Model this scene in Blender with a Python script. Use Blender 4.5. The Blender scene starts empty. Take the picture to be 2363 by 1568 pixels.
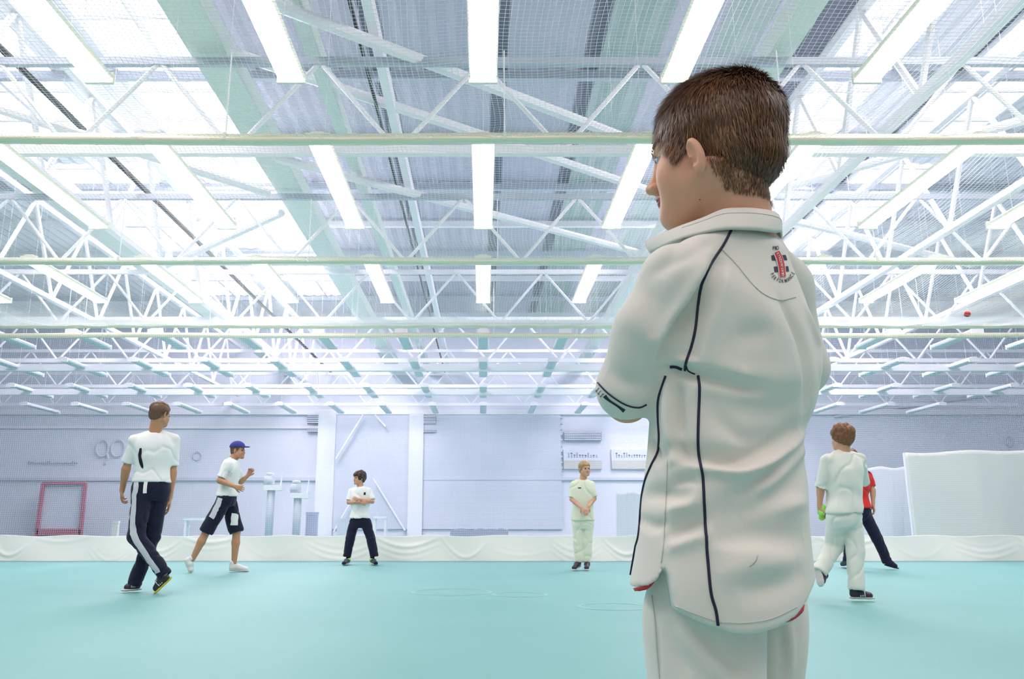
import bpy, bmesh, math, random
import numpy as np
from mathutils import Vector, Matrix
from mathutils.bvhtree import BVHTree

# ------------------------------------------------------------------ camera, world, light, exposure
S = bpy.context.scene
COL = S.collection
W, H = 2363.0, 1568.0
FPX = 1870.0                       # focal length in pixels of the full frame
PITCH = math.radians(12.7)
CAM = Vector((0.0, 0.0, 0.66))
PPX, PPY = 1115.0, 784.0           # principal point
cd = bpy.data.cameras.new('camera')
cam = bpy.data.objects.new('camera', cd)
COL.objects.link(cam)
cam.location = CAM
cam.rotation_euler = (math.radians(90) + PITCH, 0, 0)
cd.sensor_fit = 'HORIZONTAL'
cd.sensor_width = 36.0
cd.lens = 36.0 * FPX / W
cd.shift_x = (W / 2 - PPX) / W
cd.clip_start = 0.05
cd.clip_end = 200
S.camera = cam

S.view_settings.view_transform = 'Standard'
S.view_settings.look = 'None'
S.view_settings.gamma = 1
S.view_settings.use_curve_mapping = False
S.view_settings.exposure = 0.38

world = bpy.data.worlds.new('world')
S.world = world
world.use_nodes = True
_bg = world.node_tree.nodes['Background']
_bg.inputs[0].default_value = (1.0, 0.96, 1.0, 1)
_bg.inputs[1].default_value = 2.0

def area(name, loc, sx, sy, power, color=(1, 1, 1), rot=(0, 0, 0)):
    l = bpy.data.lights.new(name, 'AREA')
    l.shape = 'RECTANGLE'; l.size = sx; l.size_y = sy; l.energy = power; l.color = color
    o = bpy.data.objects.new(name, l); COL.objects.link(o)
    o.location = loc; o.rotation_euler = rot
    return o
# daylight falling in through the roof lights, then one added fill lamp
DAY = (1.0, 0.90, 0.89)
area('daylight_and_fill', (-6.2, 6.0, 8.85), 3.0, 14, 640, DAY)
area('daylight_and_fill', (6.6, 6.0, 8.85), 3.0, 14, 720, DAY)
area('daylight_and_fill', (-6.2, 21.0, 8.85), 3.0, 12, 1500, (1.0, 0.91, 1.0))
area('daylight_and_fill', (6.6, 21.0, 8.85), 3.0, 12, 1500, (1.0, 0.91, 1.0))

area('daylight_and_fill', (0, -3.2, 8.85), 9, 4, 260, (1.0, .87, .84))  # added fill lamp behind the camera, under closed roof, to lighten the boy

# ------------------------------------------------------------------ helpers
def ray(px, py):
    """direction in the world of a photo pixel, scaled so that its y component is 1"""
    x = (px - PPX) / FPX; v = (PPY - py) / FPX
    c, s = math.cos(PITCH), math.sin(PITCH)
    d = Vector((x, c - v * s, s + v * c))
    return d / d.y
def P(px, py, Y):
    return CAM + ray(px, py) * Y

def mat(name, color, rough=0.6, metal=0.0, spec=0.5, noise=None, bump=None, emit=None, sheen=0.0, sss=None):
    m = bpy.data.materials.new(name); m.use_nodes = True
    nt = m.node_tree; b = nt.nodes['Principled BSDF']
    b.inputs['Base Color'].default_value = (*color, 1)
    b.inputs['Roughness'].default_value = rough
    b.inputs['Metallic'].default_value = metal
    b.inputs['Specular IOR Level'].default_value = spec
    if sheen: b.inputs['Sheen Weight'].default_value = sheen
    if sss:
        b.inputs['Subsurface Weight'].default_value = sss
        b.inputs['Subsurface Radius'].default_value = (0.012, 0.005, 0.003)
        b.inputs['Subsurface Scale'].default_value = 1.0
    if emit:
        b.inputs['Emission Color'].default_value = (*emit[0], 1)
        b.inputs['Emission Strength'].default_value = emit[1]
    tc = nt.nodes.new('ShaderNodeTexCoord')
    if noise:                                   # (scale, amount) colour variation
        n = nt.nodes.new('ShaderNodeTexNoise'); n.inputs['Scale'].default_value = noise[0]
        n.inputs['Detail'].default_value = 5
        nt.links.new(tc.outputs['Object'], n.inputs['Vector'])
        mx = nt.nodes.new('ShaderNodeMix'); mx.data_type = 'RGBA'
        a = noise[1]
        mx.inputs[6].default_value = (*[c * (1 - a) for c in color], 1)
        mx.inputs[7].default_value = (*[min(1, c * (1 + a)) for c in color], 1)
        nt.links.new(n.outputs['Fac'], mx.inputs[0]); nt.links.new(mx.outputs[2], b.inputs['Base Color'])
    if bump:                                    # (scale, strength, distance)
        n = nt.nodes.new('ShaderNodeTexNoise'); n.inputs['Scale'].default_value = bump[0]
        n.inputs['Detail'].default_value = 4
        nt.links.new(tc.outputs['Object'], n.inputs['Vector'])
        bp = nt.nodes.new('ShaderNodeBump'); bp.inputs['Strength'].default_value = bump[1]
        bp.inputs['Distance'].default_value = bump[2]
        nt.links.new(n.outputs['Fac'], bp.inputs['Height']); nt.links.new(bp.outputs['Normal'], b.inputs['Normal'])
    return m

def link(name, me, m, parent=None, smooth=False):
    o = bpy.data.objects.new(name, me)
    if m is not None: me.materials.append(m)
    COL.objects.link(o)
    if parent is not None: o.parent = parent
    if smooth: me.polygons.foreach_set('use_smooth', [True] * len(me.polygons))
    return o
def mesh_np(name, V, F, m, parent=None, smooth=True):
    me = bpy.data.meshes.new(name)
    V = np.asarray(V, dtype=np.float64); 
    if isinstance(F, np.ndarray) and F.ndim == 2:
        k = F.shape[1]
        me.vertices.add(len(V)); me.vertices.foreach_set('co', V.astype(np.float32).ravel())
        me.loops.add(F.size); me.loops.foreach_set('vertex_index', F.astype(np.int32).ravel())
        me.polygons.add(len(F)); me.polygons.foreach_set('loop_start', np.arange(0, F.size, k, dtype=np.int32))
        me.update(calc_edges=True); me.validate()
    else:
        me.from_pydata([tuple(v) for v in V], [], [tuple(f) for f in F]); me.update()
    return link(name, me, m, parent, smooth)

class MB:
    """collects boxes, bars, tubes into one mesh"""
    def __init__(s): s.v = []; s.f = []
    def add(s, V, F):
        n = len(s.v); s.v += [tuple(v) for v in V]; s.f += [tuple(i + n for i in f) for f in F]; return s
    def box(s, c, d, rz=0.0):
        x, y, z = [k / 2 for k in d]; cs, sn = math.cos(rz), math.sin(rz)
        V = []
        for sx, sy, sz in ((-1,-1,-1),(1,-1,-1),(1,1,-1),(-1,1,-1),(-1,-1,1),(1,-1,1),(1,1,1),(-1,1,1)):
            a, b = sx * x, sy * y
            V.append((c[0] + a * cs - b * sn, c[1] + a * sn + b * cs, c[2] + sz * z))
        return s.add(V, [(0,3,2,1),(4,5,6,7),(0,1,5,4),(1,2,6,5),(2,3,7,6),(3,0,4,7)])
    def bar(s, a, b, w, h=None, up=(0, 0, 1)):
        h = h or w; a = Vector(a); b = Vector(b); d = (b - a).normalized(); u = Vector(up)
        r = d.cross(u)
        if r.length < 1e-3: r = d.cross(Vector((0, 1, 0)))
        r.normalize(); u = r.cross(d)
        V = []
        for p in (a, b):
            for i, j in ((-1,-1),(1,-1),(1,1),(-1,1)): V.append(p + r * (i * w / 2) + u * (j * h / 2))
        return s.add(V, [(0,1,2,3),(7,6,5,4),(0,4,5,1),(1,5,6,2),(2,6,7,3),(3,7,4,0)])
    def tube(s, pts, r, n=8, cap=True):
        pts = [Vector(p) for p in pts]; R = r if isinstance(r, (list, tuple)) else [r] * len(pts)
        base = len(s.v); up = None
        for i, p in enumerate(pts):
            t = (pts[min(i + 1, len(pts) - 1)] - pts[max(i - 1, 0)]).normalized()
            if up is None:
                up = Vector((0, 0, 1)) if abs(t.z) < .9 else Vector((0, 1, 0))
            a = t.cross(up).normalized(); up = a.cross(t).normalized()
            for k in range(n):
                q = 2 * math.pi * k / n
                s.v.append(tuple(p + (a * math.cos(q) + up * math.sin(q)) * R[i]))
        for i in range(len(pts) - 1):
            for k in range(n):
                a = base + i * n + k; b = base + i * n + (k + 1) % n
                s.f.append((a, b, b + n, a + n))
        if cap:
            s.f.append(tuple(base + k for k in range(n))[::-1])
            s.f.append(tuple(base + (len(pts) - 1) * n + k for k in range(n)))
        return s
    def lathe(s, prof, c=(0, 0, 0), n=20):
        base = len(s.v)
        for r, z in prof:
            for k in range(n):
                q = 2 * math.pi * k / n
                s.v.append((c[0] + r * math.cos(q), c[1] + r * math.sin(q), c[2] + z))
        for i in range(len(prof) - 1):
            for k in range(n):
                a = base + i * n + k; b = base + i * n + (k + 1) % n
                s.f.append((a, b, b + n, a + n))
        s.f.append(tuple(base + k for k in range(n))[::-1])
        s.f.append(tuple(base + (len(prof) - 1) * n + k for k in range(n)))
        return s
    def build(s, name, m, parent=None, smooth=False):
        me = bpy.data.meshes.new(name); me.from_pydata(s.v, [], s.f); me.update()
        return link(name, me, m, parent, smooth)

def tag(o, label=None, cat=None, group=None, kind=None):
    if label: o['label'] = label
    if cat: o['category'] = cat
    if group: o['group'] = group
    if kind: o['kind'] = kind
    return o
def empty(name, loc=(0, 0, 0)):
    o = bpy.data.objects.new(name, None); COL.objects.link(o); o.location = loc; o.empty_display_size = .1
    return o
def structure(name, mb, m, smooth=False):
    return tag(mb.build(name, m, None, smooth), kind='structure')
def copy_tree(root, loc, label, group=None):
    r = root.copy(); COL.objects.link(r); r.location = loc; r['label'] = label
    if group: r['group'] = group
    for ch in root.children:
        c = ch.copy(); COL.objects.link(c); c.parent = r
        for g in ch.children:
            d = g.copy(); COL.objects.link(d); d.parent = c
    return r

# ------------------------------------------------------------------ implicit surfaces
class Field:
    """a distance field on a grid; blended shapes come out as ONE continuous surface"""
    def __init__(s, lo, hi, h):
        s.h = h; s.lo = np.array(lo, float); n = np.ceil((np.array(hi) - s.lo) / h).astype(int) + 1
        s.n = n; s.D = np.full(n, 1.0, np.float32)
    def sub(s, lo, hi, m):
        i0 = np.maximum(0, np.floor((np.array(lo) - m - s.lo) / s.h).astype(int))
        i1 = np.minimum(s.n, np.ceil((np.array(hi) + m - s.lo) / s.h).astype(int) + 1)
        if np.any(i1 <= i0): return None
        ax = [(s.lo[k] + s.h * np.arange(i0[k], i1[k])).astype(np.float32) for k in range(3)]
        sl = tuple(slice(i0[k], i1[k]) for k in range(3))
        return sl, ax[0][:, None, None], ax[1][None, :, None], ax[2][None, None, :]
    def _mix(s, sl, d, k, op):
        A = s.D[sl]
        if op == 'add':
            if k > 0:
                h = np.maximum(k - np.abs(A - d), 0) / k
                s.D[sl] = np.minimum(A, d) - h * h * k * .25
            else: s.D[sl] = np.minimum(A, d)
        elif op == 'cut':
            d = -d
            if k > 0:
                h = np.maximum(k - np.abs(A - d), 0) / k
                s.D[sl] = np.maximum(A, d) + h * h * k * .25
            else: s.D[sl] = np.maximum(A, d)
    def cone(s, a, b, r1, r2=None, k=.01, op='add', flat=None):
        """capsule of changing radius; flat=(axis, factor) squashes it along a direction"""
        r2 = r1 if r2 is None else r2
        a = np.array(a, float); b = np.array(b, float); R = max(r1, r2)
        q = s.sub(np.minimum(a, b) - R, np.maximum(a, b) + R, k + 3 * s.h)
        if q is None: return s
        sl, X, Y, Z = q
        ab = b - a; L = max(float(ab @ ab), 1e-9)
        px, py, pz = X - a[0], Y - a[1], Z - a[2]
        t = np.clip((px * ab[0] + py * ab[1] + pz * ab[2]) / L, 0, 1)
        dx, dy, dz = px - t * ab[0], py - t * ab[1], pz - t * ab[2]
        if flat is not None:
            n = np.array(flat[0], float); n /= np.linalg.norm(n)
            dn = dx * n[0] + dy * n[1] + dz * n[2]
            e = (1 / flat[1] - 1)
            dx = dx + dn * n[0] * e; dy = dy + dn * n[1] * e; dz = dz + dn * n[2] * e
            d = (np.sqrt(dx * dx + dy * dy + dz * dz) - (r1 + (r2 - r1) * t)) * flat[1] ** .5
        else:
            d = np.sqrt(dx * dx + dy * dy + dz * dz) - (r1 + (r2 - r1) * t)
        s._mix(sl, d.astype(np.float32), k, op); return s
    def chain(s, pts, rs, k=.01, op='add'):
        for i in range(len(pts) - 1): s.cone(pts[i], pts[i + 1], rs[i], rs[i + 1], k, op)
        return s
    def ell(s, c, r, M=None, k=.01, op='add'):
        """ellipsoid centred at c (in M's frame when M is given) with radii r"""
        r = np.array(r, float)
        R = np.eye(3) if M is None else np.array(M.to_3x3())
        sc = np.linalg.norm(R[:, 0]); R = R / sc
        cw = np.array(c, float) if M is None else np.array(M @ Vector(c))
        r = r * sc; m = float(r.max())
        q = s.sub(cw - m, cw + m, k + 3 * s.h)
        if q is None: return s
        sl, X, Y, Z = q
        X, Y, Z = X - cw[0], Y - cw[1], Z - cw[2]
        u = [(X * R[0, i] + Y * R[1, i] + Z * R[2, i]) for i in range(3)]
        k0 = np.sqrt(sum((u[i] / r[i]) ** 2 for i in range(3)))
        k1 = np.sqrt(sum((u[i] / r[i] ** 2) ** 2 for i in range(3))) + 1e-6
        d = k0 * (k0 - 1) / k1
        s._mix(sl, d.astype(np.float32), k, op); return s
    def loft(s, secs, k=.01, op='add', p=2.2, round_=.01):
        """stack of turned super-ellipses: (z, cx, cy, rx, ry, angle)"""
        A = np.array(sorted([tuple(q) for q in secs])); z = A[:, 0]; R = A[:, 3:5].max()
        q = s.sub((A[:, 1].min() - R, A[:, 2].min() - R, z[0]), (A[:, 1].max() + R, A[:, 2].max() + R, z[-1]), k + 3 * s.h)
        if q is None: return s
        sl, X, Y, Z = q
        zz = Z[0, 0, :]
        def sm(col):                                   # smooth interpolation along z
            m = np.gradient(A[:, col], z) if len(z) > 1 else 0 * z
            i = np.clip(np.searchsorted(z, zz) - 1, 0, len(z) - 2)
            hh = z[i + 1] - z[i]; t = np.clip((zz - z[i]) / hh, 0, 1)
            return ((2*t**3-3*t**2+1)*A[i, col] + (t**3-2*t**2+t)*hh*m[i] + (-2*t**3+3*t**2)*A[i+1, col] + (t**3-t**2)*hh*m[i+1]).astype(np.float32)[None, None, :]
        cx, cy, rx, ry, an = [sm(c) for c in range(1, 6)]
        cs, sn = np.cos(an), np.sin(an)
        dx, dy = X - cx, Y - cy
        u = dx * cs + dy * sn; v = -dx * sn + dy * cs
        rho = (np.abs(u / rx) ** p + np.abs(v / ry) ** p) ** (1 / p) + 1e-6
        d = np.sqrt(u * u + v * v) * (1 - 1 / rho)
        d = np.where(rho < .3, -.7 * np.minimum(rx, ry), d)
        cap = np.maximum(z[0] - Z, Z - z[-1]) + 0 * d
        h = np.maximum(round_ - np.abs(d - cap), 0) / round_
        d = np.maximum(d, cap) + h * h * round_ * .25
        s._mix(sl, d.astype(np.float32), k, op); return s
    def coords(s):
        ax = [(s.lo[k] + s.h * np.arange(s.n[k])).astype(np.float32) for k in range(3)]
        return ax[0][:, None, None], ax[1][None, :, None], ax[2][None, None, :]
    def keep(s, fn, k=0.0):
        """keep only what lies where fn(x, y, z) < 0"""
        X, Y, Z = s.coords(); d = fn(X, Y, Z) + 0 * s.D
        if k > 0:
            h = np.maximum(k - np.abs(s.D - d), 0) / k
            s.D = (np.maximum(s.D, d) + h * h * k * .25).astype(np.float32)
        else: s.D = np.maximum(s.D, d).astype(np.float32)
        return s
    def mesh(s, smooth=2):
        D = s.D; n = s.n
        ins = D < 0
        c = np.zeros(tuple(n - 1), np.int8)
        for i in (0, 1):
            for j in (0, 1):
                for k in (0, 1): c += ins[i:n[0]-1+i, j:n[1]-1+j, k:n[2]-1+k]
        act = (c > 0) & (c < 8)
        idx = np.argwhere(act)
        vid = np.full(act.shape, -1, np.int32); vid[act] = np.arange(len(idx))
        V = np.zeros((len(idx), 3)); cnt = np.zeros(len(idx))
        I = idx
        corners = [(i, j, k) for i in (0, 1) for j in (0, 1) for k in (0, 1)]
        for a in corners:
            for ax in range(3):
                if a[ax]: continue
                b = list(a); b[ax] = 1
                da = D[I[:, 0]+a[0], I[:, 1]+a[1], I[:, 2]+a[2]]; db = D[I[:, 0]+b[0], I[:, 1]+b[1], I[:, 2]+b[2]]
                m = (da < 0) != (db < 0)
                t = np.where(m, da / np.where(m, da - db, 1), 0)
                for q in range(3): V[:, q] += np.where(m, a[q] + (t if q == ax else 0), 0)
                cnt += m
        V = V / np.maximum(cnt, 1)[:, None]
        V = s.lo + (V + idx) * s.h
        F = []
        for ax in range(3):
            o1, o2 = [(1, 2), (2, 0), (0, 1)][ax]
            sa = [slice(None)] * 3; sb = [slice(None)] * 3
            sa[ax] = slice(0, n[ax]-1); sb[ax] = slice(1, n[ax])
            for o in (o1, o2): sa[o] = slice(1, n[o]-1); sb[o] = slice(1, n[o]-1)
            A = ins[tuple(sa)]; B = ins[tuple(sb)]
            for flip, M in ((False, A & ~B), (True, ~A & B)):
                e = np.argwhere(M)
                if not len(e): continue
                e[:, o1] += 1; e[:, o2] += 1
                def g(d1, d2):
                    q = e.copy(); q[:, o1] -= d1; q[:, o2] -= d2
                    return vid[q[:, 0], q[:, 1], q[:, 2]]
                f = np.stack([g(1, 1), g(0, 1), g(0, 0), g(1, 0)], 1)
                F.append(f[:, ::-1] if flip else f)
        F = np.concatenate(F) if F else np.zeros((0, 4), int)
        F = F[(F >= 0).all(1)]
        V = relax(V, F, smooth)
        return V, F
def relax(V, F, n, w=.5):
    a = np.concatenate([F[:, i] for i in range(4)] * 2)
    b = np.concatenate([F[:, (i + 1) % 4] for i in range(4)] + [F[:, (i + 3) % 4] for i in range(4)])
    c = np.maximum(np.bincount(a, minlength=len(V)), 1)
    for _ in range(n):
        A = np.stack([np.bincount(a, V[b, q], len(V)) for q in range(3)], 1)
        V = V * (1 - w) + w * A / c[:, None]
    return V
def vnormals(V, F):
    n = np.cross(V[F[:, 2]] - V[F[:, 0]], V[F[:, 3]] - V[F[:, 1]])
    a = F.ravel(); w = np.repeat(n, 4, axis=0)
    N = np.stack([np.bincount(a, w[:, q], len(V)) for q in range(3)], 1)
    return N / (np.linalg.norm(N, axis=1)[:, None] + 1e-12)
def waves(V, seed, freq, octaves=4):
    """smooth pseudo-random value per point"""
    rng = np.random.RandomState(seed); out = np.zeros(len(V))
    for o in range(octaves):
        for _ in range(4):
            d = rng.normal(size=3); d /= np.linalg.norm(d)
            out += np.sin(V @ d * freq * (1.7 ** o) + rng.rand() * 6.28) / (1.6 ** o) / 4
    return out
# ------------------------------------------------------------------ the hall
# floor: teal sports carpet
def floor_material():
    m = mat('teal_floor', (0.20, 0.55, 0.54), rough=.55, spec=.35)
    nt = m.node_tree; b = nt.nodes['Principled BSDF']
    tc = nt.nodes.new('ShaderNodeTexCoord')
    n1 = nt.nodes.new('ShaderNodeTexNoise'); n1.inputs['Scale'].default_value = .8; n1.inputs['Detail'].default_value = 6
    n2 = nt.nodes.new('ShaderNodeTexNoise'); n2.inputs['Scale'].default_value = 90; n2.inputs['Detail'].default_value = 3
    for n in (n1, n2): nt.links.new(tc.outputs['Object'], n.inputs['Vector'])
    mx = nt.nodes.new('ShaderNodeMix'); mx.data_type = 'RGBA'
    mx.inputs[6].default_value = (0.155, 0.370, 0.362, 1); mx.inputs[7].default_value = (0.195, 0.430, 0.420, 1)
    nt.links.new(n1.outputs['Fac'], mx.inputs[0])
    m2 = nt.nodes.new('ShaderNodeMix'); m2.data_type = 'RGBA'; m2.blend_type = 'MULTIPLY'; m2.inputs[0].default_value = .25
    nt.links.new(mx.outputs[2], m2.inputs[6]); nt.links.new(n2.outputs['Color'], m2.inputs[7])
    nt.links.new(mx.outputs[2], b.inputs['Base Color'])
    bp = nt.nodes.new('ShaderNodeBump'); bp.inputs['Strength'].default_value = .25; bp.inputs['Distance'].default_value = .003
    nt.links.new(n2.outputs['Fac'], bp.inputs['Height']); nt.links.new(bp.outputs['Normal'], b.inputs['Normal'])
    return m
XW, YB, YF, ZR = 21.6, -6.0, 32.0, 9.0
structure('floor', MB().box((0, (YB + YF) / 2, -.05), (2 * XW + .4, YF - YB + .4, .1)), floor_material())

M_WALL = mat('lavender_wall_paint', (0.78, 0.79, 0.90), rough=.7, noise=(.6, .04))
M_WALLD = mat('blue_grey_cladding', (0.66, 0.69, 0.80), rough=.7, noise=(.8, .04))
M_WHITE = mat('white_painted_steel', (0.90, 0.88, 0.94), rough=.4)
M_PALE = mat('pale_green_painted_steel', (0.64, 0.73, 0.69), rough=.45)
M_TEALD = mat('grey_blue_painted_steel', (0.46, 0.50, 0.60), rough=.5)
M_BLACK = mat('black_cable', (0.02, 0.02, 0.03), rough=.5)
M_RAIL = mat('aluminium_rail', (0.95, 0.88, 0.68), rough=.25, metal=.35)
structure('wall_back', MB().box((0, YF + .1, ZR / 2), (2 * XW + .4, .2, ZR)), M_WALL)
structure('wall_left', MB().box((-XW - .1, (YB + YF) / 2, ZR / 2), (.2, YF - YB, ZR)), M_WALL)
structure('wall_right', MB().box((XW + .1, (YB + YF) / 2, ZR / 2), (.2, YF - YB, ZR)), M_WALL)
structure('wall_front', MB().box((0, YB - .1, ZR / 2), (2 * XW + .4, .2, ZR)), mat('warm_bounce_wall', (.66, .58, .55), rough=.8))  # unseen wall behind the camera, tone set warm to bounce light onto the boy

# roof: ribbed sheets running away from the camera, rows of open roof lights left and right
ROOF_M = [mat('grey_roof_sheet', (0.50, 0.48, 0.59), rough=.5), mat('slate_roof_sheet', (0.13, 0.13, 0.19), rough=.5),
          mat('green_roof_sheet', (0.38, 0.46, 0.46), rough=.5), mat('lavender_roof_sheet', (0.84, 0.82, 0.90), rough=.5)]
def roof():
    strips = [(-21.8, -10.6, 3), (-8.1, -6.9, 3), (-4.9, -2.1, 0), (-2.1, -1.75, 1), (-1.75, .15, 0), (.15, .45, 1), (.45, 1.85, 0), (1.85, 2.15, 1),
              (2.15, 3.2, 2), (3.2, 4.1, 0), (4.1, 4.9, 2), (4.9, 5.3, 0), (5.3, 6.2, 1), (7.7, 8.7, 3), (8.7, 9.1, 1), (10.8, 21.8, 3)]
    V, F, MI = [], [], []
    def sheet(x0, x1, y0, y1, mi):
        n = max(2, int((x1 - x0) / .15) // 2 * 2); b = len(V); x0 -= .01; x1 += .01
        for y in (y0, y1):
            for k in range(n + 1):
                V.append((x0 + (x1 - x0) * k / n, y, ZR + (.05 if k % 2 else 0)))
        for k in range(n):
            F.append((b + k, b + k + 1, b + n + 2 + k, b + n + 1 + k)); MI.append(mi)
    for x0, x1, mi in strips: sheet(x0, x1, YB - .2, YF + .2, mi)
    holes = [(-10.6, -8.1), (-6.9, -4.9), (6.2, 7.7), (9.1, 10.8)]
    for x0, x1 in holes:                               # closed bays between the roof lights
        for k, (y0, y1) in enumerate([(-6.2, -1), (3.4, 4.2), (10.4, 11.2), (17.2, 18.0), (24.6, 25.4), (29.5, 32.2)]):
            sheet(x0, x1, y0, y1, 3)
    me = bpy.data.meshes.new('ceiling'); me.from_pydata(V, [], F); me.update()
    for m in ROOF_M: me.materials.append(m)
    me.polygons.foreach_set('material_index', MI)
    o = bpy.data.objects.new('ceiling', me); COL.objects.link(o); tag(o, kind='structure')
    # the upper skin of the roof, so that the hall is closed between the roof lights
roof()
# glazing bars over the roof lights
for i, (x0, x1) in enumerate([(-10.6, -8.1), (-6.9, -4.9), (6.2, 7.7), (9.1, 10.8)]):
    mb = MB()
    for xx in (x0, (x0 + x1) / 2, x1): mb.box((xx, 14, ZR + .02), (.07, 31, .12))
    for k in range(26): mb.box(((x0 + x1) / 2, -1 + 1.2 * k, ZR + .02), (x1 - x0, .05, .08))
    structure('window_%d' % (i + 1), mb, M_WHITE)

# long painted girders and conduits running away from the camera
def long_beam(x, z, w, h, m, name, label, cat='beam'):
    return tag(MB().box((x, 13.2, z + h / 2), (w, 37.4, h)).build(name, m), label, cat)
long_beam(-3.45, 6.40, .46, .30, M_PALE, 'roof_girder', 'wide pale green girder running down the hall left of centre')
long_beam(-2.15, 6.42, .17, .25, M_PALE, 'roof_girder', 'narrow pale green girder just right of the wide green girder')
long_beam(-1.33, 6.44, .12, .2, M_WHITE, 'roof_girder', 'thin white girder beside the black conduit')
long_beam(-1.52, 6.42, .035, .05, M_BLACK, 'cable_conduit', 'black conduit running down the hall under the roof', 'conduit')
long_beam(3.75, 6.40, .30, .30, M_PALE, 'roof_girder', 'pale green girder running down the hall right of centre')
long_beam(-6.02, 6.40, .06, .06, M_BLACK, 'cable_conduit', 'black cable running down the hall across the left roof lights', 'conduit')
long_beam(-7.75, 6.40, .50, .30, M_PALE, 'roof_girder', 'wide pale green girder at far left, above the outer strip lights')

# roof trusses across the hall and lattice girders along it
def truss(y, label, zb=5.06, zt=6.26, x0=-20.5, x1=20.5, step=2.0, ph=0.0):
    r = empty('roof_truss', (0, y, zb)); tag(r, label, 'truss', 'white roof trusses spanning the hall')
    def put(name, mb, m): mb.v = [(v[0], v[1] - y, v[2] - zb) for v in mb.v]; return mb.build(name, m, r)
    put('bottom_chord', MB().box(((x0 + x1) / 2, y, zb), (x1 - x0, .10, .11)), M_WHITE)
    put('top_chord', MB().box(((x0 + x1) / 2, y, zt), (x1 - x0, .08, .10)), M_TEALD if y < 14 else M_WHITE)
    n = int((x1 - x0) / step)
    for k in range(n):
        a = x0 + ph + k * step
        for p, q in (((a, zb), (a + step / 2, zt)), ((a + step / 2, zt), (a + step, zb))):
            if q[0] > x1 or p[0] > x1: continue
            put('web_brace', MB().tube([(p[0], y, p[1]), (q[0], y, q[1])], .030, 6), M_WHITE)
for y, lab in ((4.75, 'white roof truss nearest the camera, almost overhead'), (9.1, 'white roof truss just beyond the nearest net rail'),
               (13.4, 'white roof truss above the third row of strip lights'), (17.8, 'first white roof truss behind the hanging net'),
               (22.2, 'second white roof truss behind the hanging net'), (26.6, 'third white roof truss behind the hanging net'),
               (30.9, 'white roof truss closest to the back wall')):
    truss(y, lab, ph=(y * .37) % 1.9)
def lattice(x, label, zb=5.5, zt=7.4, step=2.2):
    r = empty('lattice_girder', (x, 13, zb)); tag(r, label, 'girder', 'white lattice girders running down the hall')
    def put(name, mb): mb.v = [(v[0] - x, v[1] - 13, v[2] - zb) for v in mb.v]; return mb.build(name, M_WHITE, r)
    put('bottom_chord', MB().box((x, 13, zb), (.12, 37, .10))); put('top_chord', MB().box((x, 13, zt), (.12, 37, .12)))
    for k in range(16):
        a = -4.6 + k * step
        for p, q in (((a, zb), (a + step / 2, zt)), ((a + step / 2, zt), (a + step, zb))):
            if q[0] > 31.5: continue
            put('web_brace', MB().tube([(x, p[0], p[1]), (x, q[0], q[1])], .045, 6))
for x, lab in ((-9.6, 'white lattice girder farthest left, under the outer roof lights'), (-6.3, 'white lattice girder left of the wide green girder'),
               (5.1, 'white lattice girder right of centre, behind the boy'), (7.9, 'white lattice girder under the right roof lights'),
               (11.0, 'white lattice girder farthest right, under the outer roof lights')):
    lattice(x, lab)
# purlins right under the roof sheets
for i, y in enumerate([8.6, 11.2, 13.8, 16.4, 19.0, 21.6, 24.2, 26.8, 29.4]):
    tag(MB().box((0, y, 8.86), (42.8, .12, .16)).build('purlin', M_WHITE if i % 2 else M_TEALD),
        '%s purlin under the roof sheets, %s' % ('white' if i % 2 else 'blue-grey',
        ['above the nearest net rail', 'above the second row of strip lights', 'above the second net rail', 'above the third row of strip lights', 'above the hanging net',
         'first past the hanging net', 'second past the hanging net', 'third past the hanging net', 'closest to the back wall'][i]), 'purlin', 'purlins under the roof sheets')
# plan bracing tubes
for a, b, lab in (((-3.3, 7.3, 6.3), (5.0, 13.3, 6.3), 'pale bracing tube slanting from the wide green girder above the second row of lights'),
                  ((-3.3, 11.9, 6.3), (5.0, 17.7, 6.3), 'pale bracing tube slanting above the third row of lights'),
                  ((-3.3, 9.3, 6.55), (5.0, 15.2, 6.55), 'pale bracing tube slanting between two others in the middle bay'),
                  ((-7.5, 9.3, 6.2), (-3.7, 13.1, 6.2), 'pale bracing tube slanting across the left roof lights'),
                  ((-7.5, 17.6, 6.2), (-3.7, 14.0, 6.2), 'pale bracing tube leaning the other way across the left roof lights'),
                  ((5.1, 13.2, 6.3), (11.0, 7.6, 6.3), 'pale bracing tube slanting across the right roof lights'),
                  ((5.1, 14.2, 6.3), (11.0, 17.4, 6.3), 'pale bracing tube leaning the other way across the right roof lights')):
    tag(MB().tube([a, b], .075, 8).build('bracing_tube', M_WHITE), lab, 'brace', 'slanting bracing tubes under the roof')

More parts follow.
